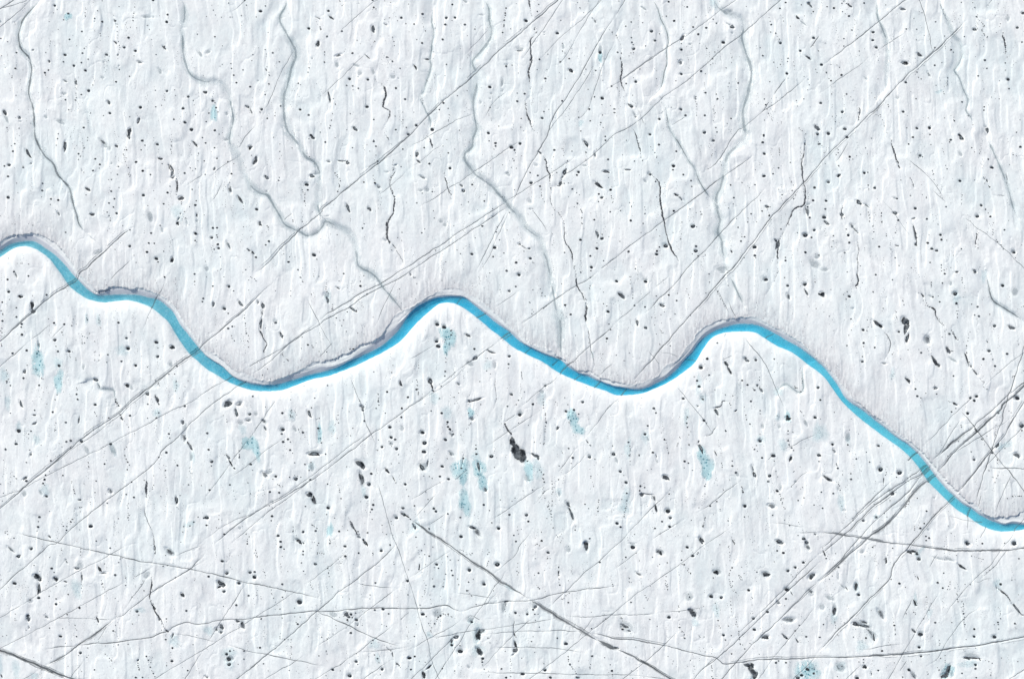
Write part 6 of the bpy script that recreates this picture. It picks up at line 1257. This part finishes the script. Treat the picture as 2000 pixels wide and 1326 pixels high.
def make_slush(name, col, op):
    m, nt, out = mat(name)
    b = nd(nt, 'ShaderNodeBsdfPrincipled', Roughness=0.5)
    p = pos_map(nt)
    vo = nt.nodes.new('ShaderNodeTexVoronoi')
    vo.inputs['Scale'].default_value = 1.9
    nt.links.new(p, vo.inputs['Vector'])
    g = ramp(nt, vo.outputs['Distance'], [(0.25, (1, 1, 1, 1)), (0.40, (0, 0, 0, 1))])
    g = math_n(nt, 'MULTIPLY', g, ramp(nt, noise(nt, p, 0.7, 3, 0.6), [(0.38, (0, 0, 0, 1)), (0.52, (1, 1, 1, 1))]))
    c = mixc(nt, g, col, (0.08, 0.30, 0.37, 1))
    nt.links.new(c, b.inputs['Base Color'])
    f = attr(nt, 'fade')
    v = math_n(nt, 'ADD', f, math_n(nt, 'MULTIPLY', math_n(nt, 'SUBTRACT', noise(nt, p, 0.8, 4, 0.6), 0.5), 1.0))
    al = ramp(nt, v, [(0.02, (0, 0, 0, 1)), (0.95, (1, 1, 1, 1))])
    nt.links.new(math_n(nt, 'MULTIPLY', al, op), b.inputs['Alpha'])
    nt.links.new(b.outputs[0], out.inputs[0])
    return m


SL1 = make_slush('blue_slush', (0.56, 0.80, 0.84, 1), 0.85)
SL2 = make_slush('pale_slush', (0.58, 0.78, 0.82, 1), 0.26)


def link_mesh(name, co, faces, fade, material, parent=None, origin=None):
    me = bpy.data.meshes.new(name)
    co = np.array(co, float)
    if origin is not None:
        co = co - np.array(origin)
    me.from_pydata([tuple(c) for c in co], [], faces)
    a = me.attributes.new('fade', 'FLOAT', 'POINT')
    a.data.foreach_set('value', np.array(fade, np.float32))
    me.materials.append(material)
    for pl in me.polygons:
        pl.use_smooth = True
    o = bpy.data.objects.new(name, me)
    C.objects.link(o)
    if parent is not None:
        o.parent = parent
    elif origin is not None:
        o.location = origin
    return o


def blob_geo(x, y, a, b, ang, off, seed, rings=5, seg=22, irr=0.22, bend=0.0, power=1.0):
    """an irregular patch that lies on the ice, fade 1 in the middle and 0 at its edge"""
    r = random.Random(seed)
    ph = [r.uniform(0, 6.28) for _ in range(4)]
    co, fade = [], []
    c, s = math.cos(ang), math.sin(ang)

    def put(u, v, f):
        v = v + bend * (u / a) ** 2 * b if a > 0 else v
        px, py = x + u * c - v * s, y + u * s + v * c
        co.append((px, py))
        fade.append(f)
    put(0, 0, 1.0)
    for k in range(1, rings + 1):
        q = k / rings
        for i in range(seg):
            t = 2 * math.pi * i / seg
            rr = q * (1 + irr * (0.5 * math.sin(2 * t + ph[0]) + 0.4 * math.sin(3 * t + ph[1]) + 0.3 * math.sin(5 * t + ph[2]) + 0.2 * math.sin(8 * t + ph[3])))
            put(a * rr * math.cos(t), b * rr * math.sin(t), 1 - q ** (1.6 * power))
    P = np.array(co)
    z = hsample(P[:, 0], P[:, 1]) + off
    verts = np.column_stack([P, z])
    faces = []
    for i in range(seg):
        faces.append((0, 1 + i, 1 + (i + 1) % seg))
    for k in range(1, rings):
        o0 = 1 + (k - 1) * seg
        o1 = 1 + k * seg
        for i in range(seg):
            j = (i + 1) % seg
            faces.append((o0 + i, o1 + i, o1 + j, o0 + j))
    return verts, faces, fade


def merge(parts):
    V, F, A = [], [], []
    n = 0
    for v, f, a in parts:
        V.append(v)
        F += [tuple(i + n for i in q) for q in f]
        A += list(a)
        n += len(v)
    return np.vstack(V), F, A


def empty(name, loc):
    o = bpy.data.objects.new(name, None)
    o.empty_display_size = 0.3
    o.location = loc
    C.objects.link(o)
    return o


# ------------------------------------------------------------------ landmarks that the labels refer to (px in the photograph)
LM = [(50, 470, "river's far left crest"), (200, 575, "left bank stream mouth"), (330, 640, "river's descending left limb"),
      (510, 752, "river's left trough"), (700, 700, "river's rising middle limb"), (870, 583, "river's middle crest"), (1095, 700, "stream mouth at mid river"),
      (1225, 765, "river's middle trough"), (1340, 720, "river's rising right limb"), (1450, 635, "river's right crest"), (1590, 720, "river's slope past the right crest"),
      (1740, 850, "river's long right slope"), (1940, 1020, "river's last bend at right"), (990, 400, "crack star on the middle stream"),
      (75, 700, "blue speckled patch far left"), (490, 870, "blue patches below left trough"), (905, 980, "blue speckled oval"),
      (905, 905, "twin blue pools"), (1015, 880, "large black club-shaped patch"), (1378, 905, "blue streak with black head"),
      (1768, 640, "big black flask-shaped patch"), (703, 905, "black blot with grey tail"), (512, 612, "tall streak above left trough"),
      (1468, 1308, "black blot at bottom edge"), (1572, 1310, "blue pool at bottom edge"), (620, 1192, "bottom left centre crack crossing"),
      (1040, 1171, "crack crossing at bottom centre"), (1188, 1257, "black gash in the bottom crack"), (1820, 920, "crack bundle crossing the river"),
      (1940, 870, "crack crossing near right edge"), (610, 452, "curled terraces of the left stream"), (415, 165, "corner bend of second stream"),
      (58, 130, "dark stream at top left"), (620, 88, "grey black smudge at top"), (250, 262, "black forked hole at upper left"),
      (125, 285, "tall dark loop at upper left"), (915, 303, "elbow of the middle stream"), (950, 85, "upper kink of the middle stream"),
      (1455, 268, "elbow of the right stream"), (1332, 76, "black blot near the top"), (1722, 202, "crack over the top right rill"),
      (770, 395, "dark wiggly upper middle rill"), (1665, 445, "black forked patch at upper right"), (1788, 458, "long black streak at upper right"),
      (1990, 1195, "black curved streak at right edge"), (1650, 1050, "fan of cracks at lower right"), (1423, 722, "slanted black bar below right crest"),
      (343, 375, "beaded dark rill at upper left"), (15, 1272, "broad crack at bottom left corner"), (328, 1231, "crack knot at lower left"),
      (432, 1222, "speckled dark cluster at bottom left"), (1100, 350, "zigzag dark rill at upper centre"), (1540, 620, "pit pair above the bend"),
      (1005, 1265, "black lens in the bottom crack"), (358, 855, "grey comma crossed by cracks"), (560, 170, "third stream at top"),
      (1500, 1250, "bend of the long bottom crack"), (1735, 540, "pale ground at right centre"), (1925, 380, "pale rill at right edge"),
      (1870, 80, "curved stream at top right"), (1280, 90, "dark curved channel at top"), (540, 925, "V-shaped grey pit"), (190, 745, "angular black notch at left"),
      (1655, 1215, "grey arched stain at lower right"), (1850, 1285, "black hooked mark at bottom right"), (300, 1000, "dotted rill at lower left"),
      (1210, 930, "T-shaped grey pit"), (140, 1040, "ice near the lower left edge"), (1500, 980, "oval grey pit right of centre")]
ORD = ['nearest', 'second nearest', 'third nearest', 'fourth nearest', 'fifth nearest', 'sixth nearest', 'seventh nearest', 'eighth nearest', 'ninth nearest', 'tenth nearest',
       'eleventh nearest', 'twelfth nearest', 'thirteenth nearest', 'fourteenth nearest', 'fifteenth nearest', 'sixteenth nearest', 'seventeenth nearest', 'eighteenth nearest']
DIRS = ['right', 'upper right', 'above', 'upper left', 'left', 'lower left', 'below', 'lower right']
LMW = [(W(a, b), n) for a, b, n in LM]


def place_labels(items, only=None):
    """items: list of (object, x, y, description). Gives each a label that singles it out by landmark, direction and rank."""
    cells = {}
    for o, x, y, desc in items:
        best = min(range(len(LMW)), key=lambda i: math.hypot(LMW[i][0][0] - x, LMW[i][0][1] - y))
        (lx, ly), nm = LMW[best]
        d = math.hypot(x - lx, y - ly)
        if d < 0.9:
            k = 'at'
        else:
            k = int(round(math.degrees(math.atan2(y - ly, x - lx)) / 45.0)) % 8
        cells.setdefault((desc, best, k), []).append((d, o))
    for (desc, best, k), L in cells.items():
        L.sort(key=lambda q: q[0])
        nm = LMW[best][1]
        for r, (d, o) in enumerate(L):
            if k == 'at':
                s = '%s %sat the %s' % (desc, '' if len(L) == 1 else ('the %s one ' % ['first', 'second', 'third', 'fourth', 'fifth', 'sixth'][min(r, 5)]), nm)
                if len(L) > 1:
                    s = '%s, %s to the %s' % (desc, ORD[min(r, 17)], nm)
            else:
                dr = DIRS[k]
                if dr in ('above', 'below'):
                    s = '%s %s the %s' % (desc, dr, nm)
                else:
                    s = '%s %s of the %s' % (desc, dr, nm)
                if len(L) > 1:
                    s = s.replace(desc, '%s, %s' % (desc, ORD[min(r, 17)]), 1)
            assert len(s.replace('-', ' ').split()) <= 16, s
            o['label'] = s


# ------------------------------------------------------------------ streams in their channels (water: structure) and dirty rills
def ribbon(name, P, N, half, off, material, fade_edge=True, seed=0, taper=True, lanes=2, gapn=0.0):
    """strip of width 2*half(s) that follows the ground"""
    n = len(P)
    s = np.cumsum(np.r_[0, np.hypot(*np.diff(P, axis=0).T)])
    L = s[-1]
    wv = half * (0.65 + 0.7 * vn(s / 2.3, s * 0 + seed, 30)) * (0.8 + 0.4 * vn(s / 0.7, s * 0 + seed, 31))
    amp = 1 - gapn * sst(0.48, 0.30, vn(s / 3.6, s * 0 + seed, 32))
    if taper:
        e = np.minimum(s, L - s) / min(3.0, L * (0.3 if L > 4 else 0.12) + 0.01)
        wv = wv * np.clip(e, 0.25, 1)
        amp = amp * np.clip(e * 1.2, 0.0, 1)
    zc_ = hsample(P[:, 0], P[:, 1])
    if not fade_edge:
        wet_ = (zc_ < WZ - 0.05)
        wv = np.where(wet_, np.maximum(wv * 1.5, 0.10), wv)
        amp = np.where(wet_, 1.6, amp)
    us = np.linspace(-1, 1, lanes * 2 + 1)
    V, A = [], []
    for u in us:
        q = P + N * (wv * u)[:, None]
        z = hsample(q[:, 0], q[:, 1]) + off
        V.append(np.column_stack([q, z]))
        A.append(amp * (1 - abs(u) ** 1.5 if fade_edge else 1 - 0.0 * abs(u)))
    V = np.stack(V, 1).reshape(-1, 3)
    A = np.stack(A, 1).reshape(-1)
    m = len(us)
    F = [(i * m + j, (i + 1) * m + j, (i + 1) * m + j + 1, i * m + j + 1) for i in range(n - 1) for j in range(m - 1)]
    return V, F, A


def clip_frame(P, N, mx=109, my=75):
    ok = (np.abs(P[:, 0]) < mx) & (np.abs(P[:, 1]) < my)
    return P[ok], N[ok]


frac_items, rill_items = [], []
nM = 0
for i, (kind, w, P, N) in enumerate(LP):
    P, N = clip_frame(P, N)
    if len(P) < 4:
        continue
    mid = P[len(P) // 2]
    mid3 = (mid[0], mid[1], float(hsample(mid[0], mid[1])))
    if kind == 'M':
        nM += 1
        dark = nM in (1, 5, 6, 13)
        parts = [ribbon('s', P, N, w * 0.11, 0.020, None, seed=i, gapn=0.3)]
        V, F, A = merge(parts)
        st = link_mesh('stream', V, F, A, CHL, origin=mid3)
        st['kind'] = 'structure'
        seam = ribbon('s', P, N, w * 0.036 if nM == 1 else w * 0.026 if dark else w * 0.030, 0.034, None, seed=i + 50, gapn=0.2 if nM == 1 else 0.5 if dark else 2.4 if nM in (2, 3) else 0.8)
        link_mesh('silt_thread', seam[0] - np.array(mid3), seam[1], seam[2], CHD if dark else CHP, parent=st)
    elif kind == 'R':
        V, F, A = ribbon('r', P, N, w * 0.075, 0.026, None, seed=i, gapn=0.5)
        o = link_mesh('grit_rill', V, F, A, RILL if w > 2.2 else RILLF, origin=mid3)
        o['category'] = 'rill'
        o['group'] = 'dark grit rills running down the ice'
        L = float(np.hypot(*np.diff(P, axis=0).T).sum())
        ds = ('short ' if L < 7 else 'long ' if L > 18 else '') + ('black' if w > 2.2 else 'grey') + ' grit rill'
        rill_items.append((o, mid[0], mid[1], ds))
    else:
        strands = [ribbon('k', P, N, max(0.046, w * 0.036), 0.024 + 0.0012 * (i % 9), None, seed=i, fade_edge=False, gapn=0.35 if w >= 1.8 else 0.45, lanes=1)]
        if w >= 2.4:
            s_ = np.arange(len(P)) * 0.25
            for q in range(1):
                off_ = (0.22 + 0.30 * vn(s_ / 6, s_ * 0 + i, 41 + q)) * (1 if (i + q) % 2 else -1)
                strands.append(ribbon('k', P + N * off_[:, None], N, 0.032, 0.036 + 0.0012 * (i % 9), None, seed=i + 80 + q * 9, fade_edge=False, gapn=2.2, lanes=1))
        V, F, A = merge(strands)
        o = link_mesh('ice_fracture', V, F, A, CRK if w >= 1.8 else CRKF, origin=mid3)
        if w >= 2.9:
            mg = ribbon('g', P, N, w * 0.125, 0.010 + 0.0006 * (i % 9), None, seed=i + 300, gapn=0.9)
            link_mesh('grit_margin', mg[0] - np.array(mid3), mg[1], mg[2], CRKM, parent=o)
        o['category'] = 'ice crack'
        o['group'] = 'straight fractures crossing the ice'
        L = float(np.hypot(*np.diff(P, axis=0).T).sum())
        a = math.degrees(math.atan2(P[-1][1] - P[0][1], P[-1][0] - P[0][0])) % 180
        dd = 'level' if (a < 14 or a > 166) else 'rising' if a < 70 else 'steep' if a < 110 else 'falling'
        ds = ('short ' if L < 18 else 'long ' if L > 50 else '') + ('dark ' if w >= 1.8 else 'faint ') + dd + ' crack'
        frac_items.append((o, mid[0], mid[1], ds))
place_labels(frac_items)
place_labels(rill_items)

# ------------------------------------------------------------------ elongated sediment pits, grouped where their outlines touch
par = list(range(len(E)))


def find(i):
    while par[i] != i:
        i = par[i]
    return i


for i in range(len(E)):
    for j in range(i + 1, len(E)):
        dxx = E[i][0] - E[j][0]
        dyy = E[i][1] - E[j][1]
        d = math.hypot(dxx, dyy)
        if d > 12:
            continue
        def reach(e, th):
            u = math.cos(th - e[4]) / e[2]
            v = math.sin(th - e[4]) / e[3]
            return 1 / math.sqrt(u * u + v * v)
        th = math.atan2(dyy, dxx)
        if d < 0.95 * (reach(E[i], th) + reach(E[j], th)):
            par[find(i)] = find(j)
groups = {}
for i in range(len(E)):
    groups.setdefault(find(i), []).append(i)
g_used = set()
s_strong = [W(a, b) for a, b in [(75, 706), (115, 745), (415, 222), (481, 864), (500, 880), (492, 866), (133, 33), (900, 916), (904, 936), (907, 980), (935, 914), (942, 940), (1370, 886), (1380, 910), (1380, 926),
                                 (1575, 1309), (1538, 814), (878, 660), (870, 680), (1121, 818), (1129, 838), (1033, 918), (644, 1034), (622, 846), (920, 812), (870, 650), (624, 846), (1850, 1311), (1171, 102)]]
pit_items = []
for gi, idx in enumerate(groups.values()):
    es = [E[i] for i in idx]
    cx = sum(e[0] * e[2] for e in es) / sum(e[2] for e in es)
    cy = sum(e[1] * e[2] for e in es) / sum(e[2] for e in es)
    org = (cx, cy, float(hsample(cx, cy)))
    root = empty('sediment_pit', org)
    root['category'] = 'sediment pit'
    root['group'] = 'elongated sediment pits in the ice'
    tot = sum(e[2] * e[3] for e in es)
    amax = max(e[2] for e in es)
    # shallow grey hollow round it, where the photograph shows one
    hp = []
    for k, g in enumerate(G):
        if k in g_used:
            continue
        if any(math.hypot(g[0] - e[0], g[1] - e[1]) < max(g[2], g[3]) * 0.9 + 0.1 for e in es):
            g_used.add(k)
            hp.append(blob_geo(g[0], g[1], g[2] * 1.08, g[3] * 1.08, g[4], 0.018 + 0.004 * len(hp), k + 900, irr=0.12, power=1.9))
    if hp:
        V, F, A = merge(hp)
        link_mesh('hollow', V - np.array(org), F, A, HOLL, parent=root)
    sp, gp = [], []
    for k, e in enumerate(es):
        r = random.Random(gi * 31 + k)
        big = e[3] > 0.34
        geo = blob_geo(e[0], e[1], e[2] * 1.18, e[3] * 1.25, e[4], 0.034 + 0.005 * k, gi * 17 + k, irr=0.30, bend=r.uniform(-0.6, 0.6), power=1.0)
        if e[3] / K > 9 or True:
            sp.append(geo)
        if e[3] > 0.20 and r.random() < 0.6 and not big:
            gp.append(blob_geo(e[0] + 0.02, e[1] + e[3] * 0.12, e[2] * 0.55, e[3] * 0.45, e[4], 0.060 + 0.005 * k, gi * 17 + k + 5, irr=0.1, rings=3, seg=14, power=3))
    V, F, A = merge(sp)
    thin = (gi % 4 == 3) and tot < 0.5
    link_mesh('sediment', V - np.array(org), F, A, SEDG if thin else SED, parent=root)
    if gp:
        V, F, A = merge(gp)
        link_mesh('pool', V - np.array(org), F, A, POOL, parent=root)
    e = max(es, key=lambda q: q[2])
    an = math.degrees(e[4]) % 180
    if e[2] / e[3] < 1.35:
        sh = 'round'
    else:
        sh = 'level' if (an < 20 or an > 160) else 'rightward' if an < 70 else 'upright' if an < 110 else 'leftward'
    sz = 'large' if amax > 0.9 else 'small' if amax < 0.45 else 'narrow' if e[3] < 0.2 else 'midsize'
    pit_items.append((root, cx, cy, '%s %s %s pit' % (sz, sh, 'grey' if thin else 'black')))
place_labels(pit_items)

# ------------------------------------------------------------------ round cryoconite holes: the 300 largest, each on its own
hole_items = []
variants = []


def unit_blob(seed, rings, seg, irr, power):
    r = random.Random(seed)
    ph = [r.uniform(0, 6.28) for _ in range(3)]
    V, A = [(0, 0, 0)], [1.0]
    for k in range(1, rings + 1):
        q = k / rings
        for i in range(seg):
            t = 2 * math.pi * i / seg
            rr = q * (1 + irr * (math.sin(2 * t + ph[0]) + 0.6 * math.sin(3 * t + ph[1]) + 0.4 * math.sin(5 * t + ph[2])))
            V.append((rr * math.cos(t), rr * math.sin(t), 0))
            A.append(1 - q ** power)
    F = [(0, 1 + i, 1 + (i + 1) % seg) for i in range(seg)]
    for k in range(1, rings):
        for i in range(seg):
            j = (i + 1) % seg
            a, b = 1 + (k - 1) * seg, 1 + k * seg
            F.append((a + i, b + i, b + j, a + j))
    return np.array(V, float), F, A


def hole_variant(v):
    root = empty('cryoconite_hole', (0, 0, 0))
    V, F, A = unit_blob(v * 7 + 1, 4, 18, 0.06, 3.0)
    V = V * np.array((1.22, 1.18, 1))
    V[:, 1] += 0.20
    V[:, 2] = 0.03
    link_mesh('pool', V, F, A, POOL, parent=root)
    V, F, A = unit_blob(v * 7 + 2, 4, 18, 0.10, 2.6)
    V = V * np.array((1.05, 0.86, 1))
    V[:, 1] -= 0.08
    V[:, 2] = 0.07
    link_mesh('sediment', V, F, A, SEDH, parent=root)
    if v % 3 == 0:
        V, F, A = unit_blob(v * 7 + 3, 2, 12, 0.05, 3.0)
        V = V * np.array((0.42, 0.30, 1))
        V[:, 1] += 0.12
        V[:, 2] = 0.10
        link_mesh('ice_core', V, F, A, POOL, parent=root)
    return root


SEDH = granular('hole_cryoconite', (0.012, 0.015, 0.02, 1), (0.055, 0.065, 0.075, 1), 6.0, 0.25, 0.02, 0.30)


def copy_tree(o, parent=None):
    c = o.copy()
    C.objects.link(c)
    c.parent = parent
    for ch in list(o.children):
        copy_tree(ch, c)
    return c


protos = [hole_variant(v) for v in range(9)]
used = [False] * 9
for i, (x, y, r) in enumerate(big_d):
    v = rng.randrange(9)
    if used[v]:
        o = copy_tree(protos[v])
    else:
        o = protos[v]
        used[v] = True
    z = float(hsample(x, y))
    o.location = (x, y, z)
    rr = r * 0.96
    o.scale = (rr * rng.uniform(0.98, 1.18), rr * rng.uniform(0.85, 1.0), 1)
    o.rotation_euler = (0, 0, rng.uniform(-0.25, 0.25))
    o['category'] = 'melt hole'
    o['group'] = 'round cryoconite holes in the ice'
    sz = 'very large' if r > 0.37 else 'large' if r > 0.29 else 'midsize' if r > 0.24 else 'small'
    hole_items.append((o, x, y, sz + ' round black hole'))
for v in range(9):
    if not used[v]:
        for ch in list(protos[v].children):
            bpy.data.objects.remove(ch)
        bpy.data.objects.remove(protos[v])
place_labels(hole_items)

# ------------------------------------------------------------------ the small holes and the beads of their chains: one mass
dots = [(x, y, max(0.088, r)) for x, y, r in small_d]
rc = random.Random(99)
for pts in CH:
    for a, b in zip(pts[:-1], pts[1:]):
        L = math.hypot(b[0] - a[0], b[1] - a[1])
        n = max(1, int(L / 0.42))
        for k in range(n):
            if rc.random() < 0.22:
                continue
            t = (k + rc.random()) / n
            dots.append((a[0] + (b[0] - a[0]) * t + rc.gauss(0, 0.09), a[1] + (b[1] - a[1]) * t, rc.choice((0.06, 0.07, 0.08, 0.09, 0.11))))
for k in range(2600):
    cx, cy = rc.uniform(-105, 105), rc.uniform(-72, 72)
    for q in range(rc.choice((1, 1, 1, 2, 4, 7))):
        dots.append((cx + rc.gauss(0, 0.10 + 0.05 * q), cy - q * 0.42 + rc.uniform(-0.1, 0.1), rc.uniform(0.034, 0.066)))
V, F, A = [], [], []
SEG = 7
for x, y, r in dots:
    if abs(x) > 108 or abs(y) > 74 or wet(x, y):
        continue
    n = len(V)
    V.append((x, y))
    for i in range(SEG):
        t = 2 * math.pi * i / SEG
        q = r * rc.uniform(0.85, 1.15)
        V.append((x + q * 1.1 * math.cos(t), y + q * 0.9 * math.sin(t)))
    for i in range(SEG):
        F.append((n, n + 1 + i, n + 1 + (i + 1) % SEG))
V = np.array(V)
V = np.column_stack([V, hsample(V[:, 0], V[:, 1]) + 0.030])
so = link_mesh('small_cryoconite_holes', V, F, np.ones(len(V)), DOT)
so['kind'] = 'stuff'
so['label'] = 'countless tiny black holes and bead chains peppering the ice'
so['category'] = 'small melt holes'

# ------------------------------------------------------------------ shallow hollows without sediment
hollow_items = []
for k, g in enumerate(G):
    if k in g_used:
        continue
    # skip where one of the 300 holes already is that pit
    org = (g[0], g[1], float(hsample(g[0], g[1])))
    V, F, A = blob_geo(g[0], g[1], g[2] * 1.1, g[3] * 1.1, g[4], 0.014, k + 400, irr=0.12, power=2.2)
    o = link_mesh('shallow_hollow', V, F, A, HOLL, origin=org)
    o['category'] = 'ice hollow'
    o['group'] = 'shallow grey hollows in the ice'
    sz = 'large' if max(g[2], g[3]) > 0.6 else 'midsize' if max(g[2], g[3]) > 0.36 else 'small'
    sh = 'oval' if max(g[2], g[3]) / min(g[2], g[3]) > 1.3 else 'round'
    hollow_items.append((o, g[0], g[1], '%s %s pale hollow' % (sz, sh)))
place_labels(hollow_items)

# ------------------------------------------------------------------ blue slush patches
slush_items = []
for k, g in enumerate(S):
    strong = any(math.hypot(g[0] - a, g[1] - b) < 1.6 for a, b in s_strong)
    org = (g[0], g[1], float(hsample(g[0], g[1])))
    V, F, A = blob_geo(g[0], g[1], g[2] * (1.15 if strong else 1.3), g[3] * (1.1 if strong else 1.2), g[4], 0.008 + 0.0006 * (k % 10), k + 700, rings=8, seg=28, irr=0.28, power=1.3)
    o = link_mesh('slush_patch', V, F, A, SL1 if strong else SL2, origin=org)
    o['category'] = 'slush patch'
    o['group'] = 'blue slush patches on the ice'
    slush_items.append((o, g[0], g[1], 'speckled blue slush patch' if strong else 'faint blue slush patch'))
place_labels(slush_items)
print('OBJ', len(bpy.data.objects), 'verts', nx * ny, 'D', len(D), 'E', len(E), 'groups', len(groups), 'dots', len(dots))
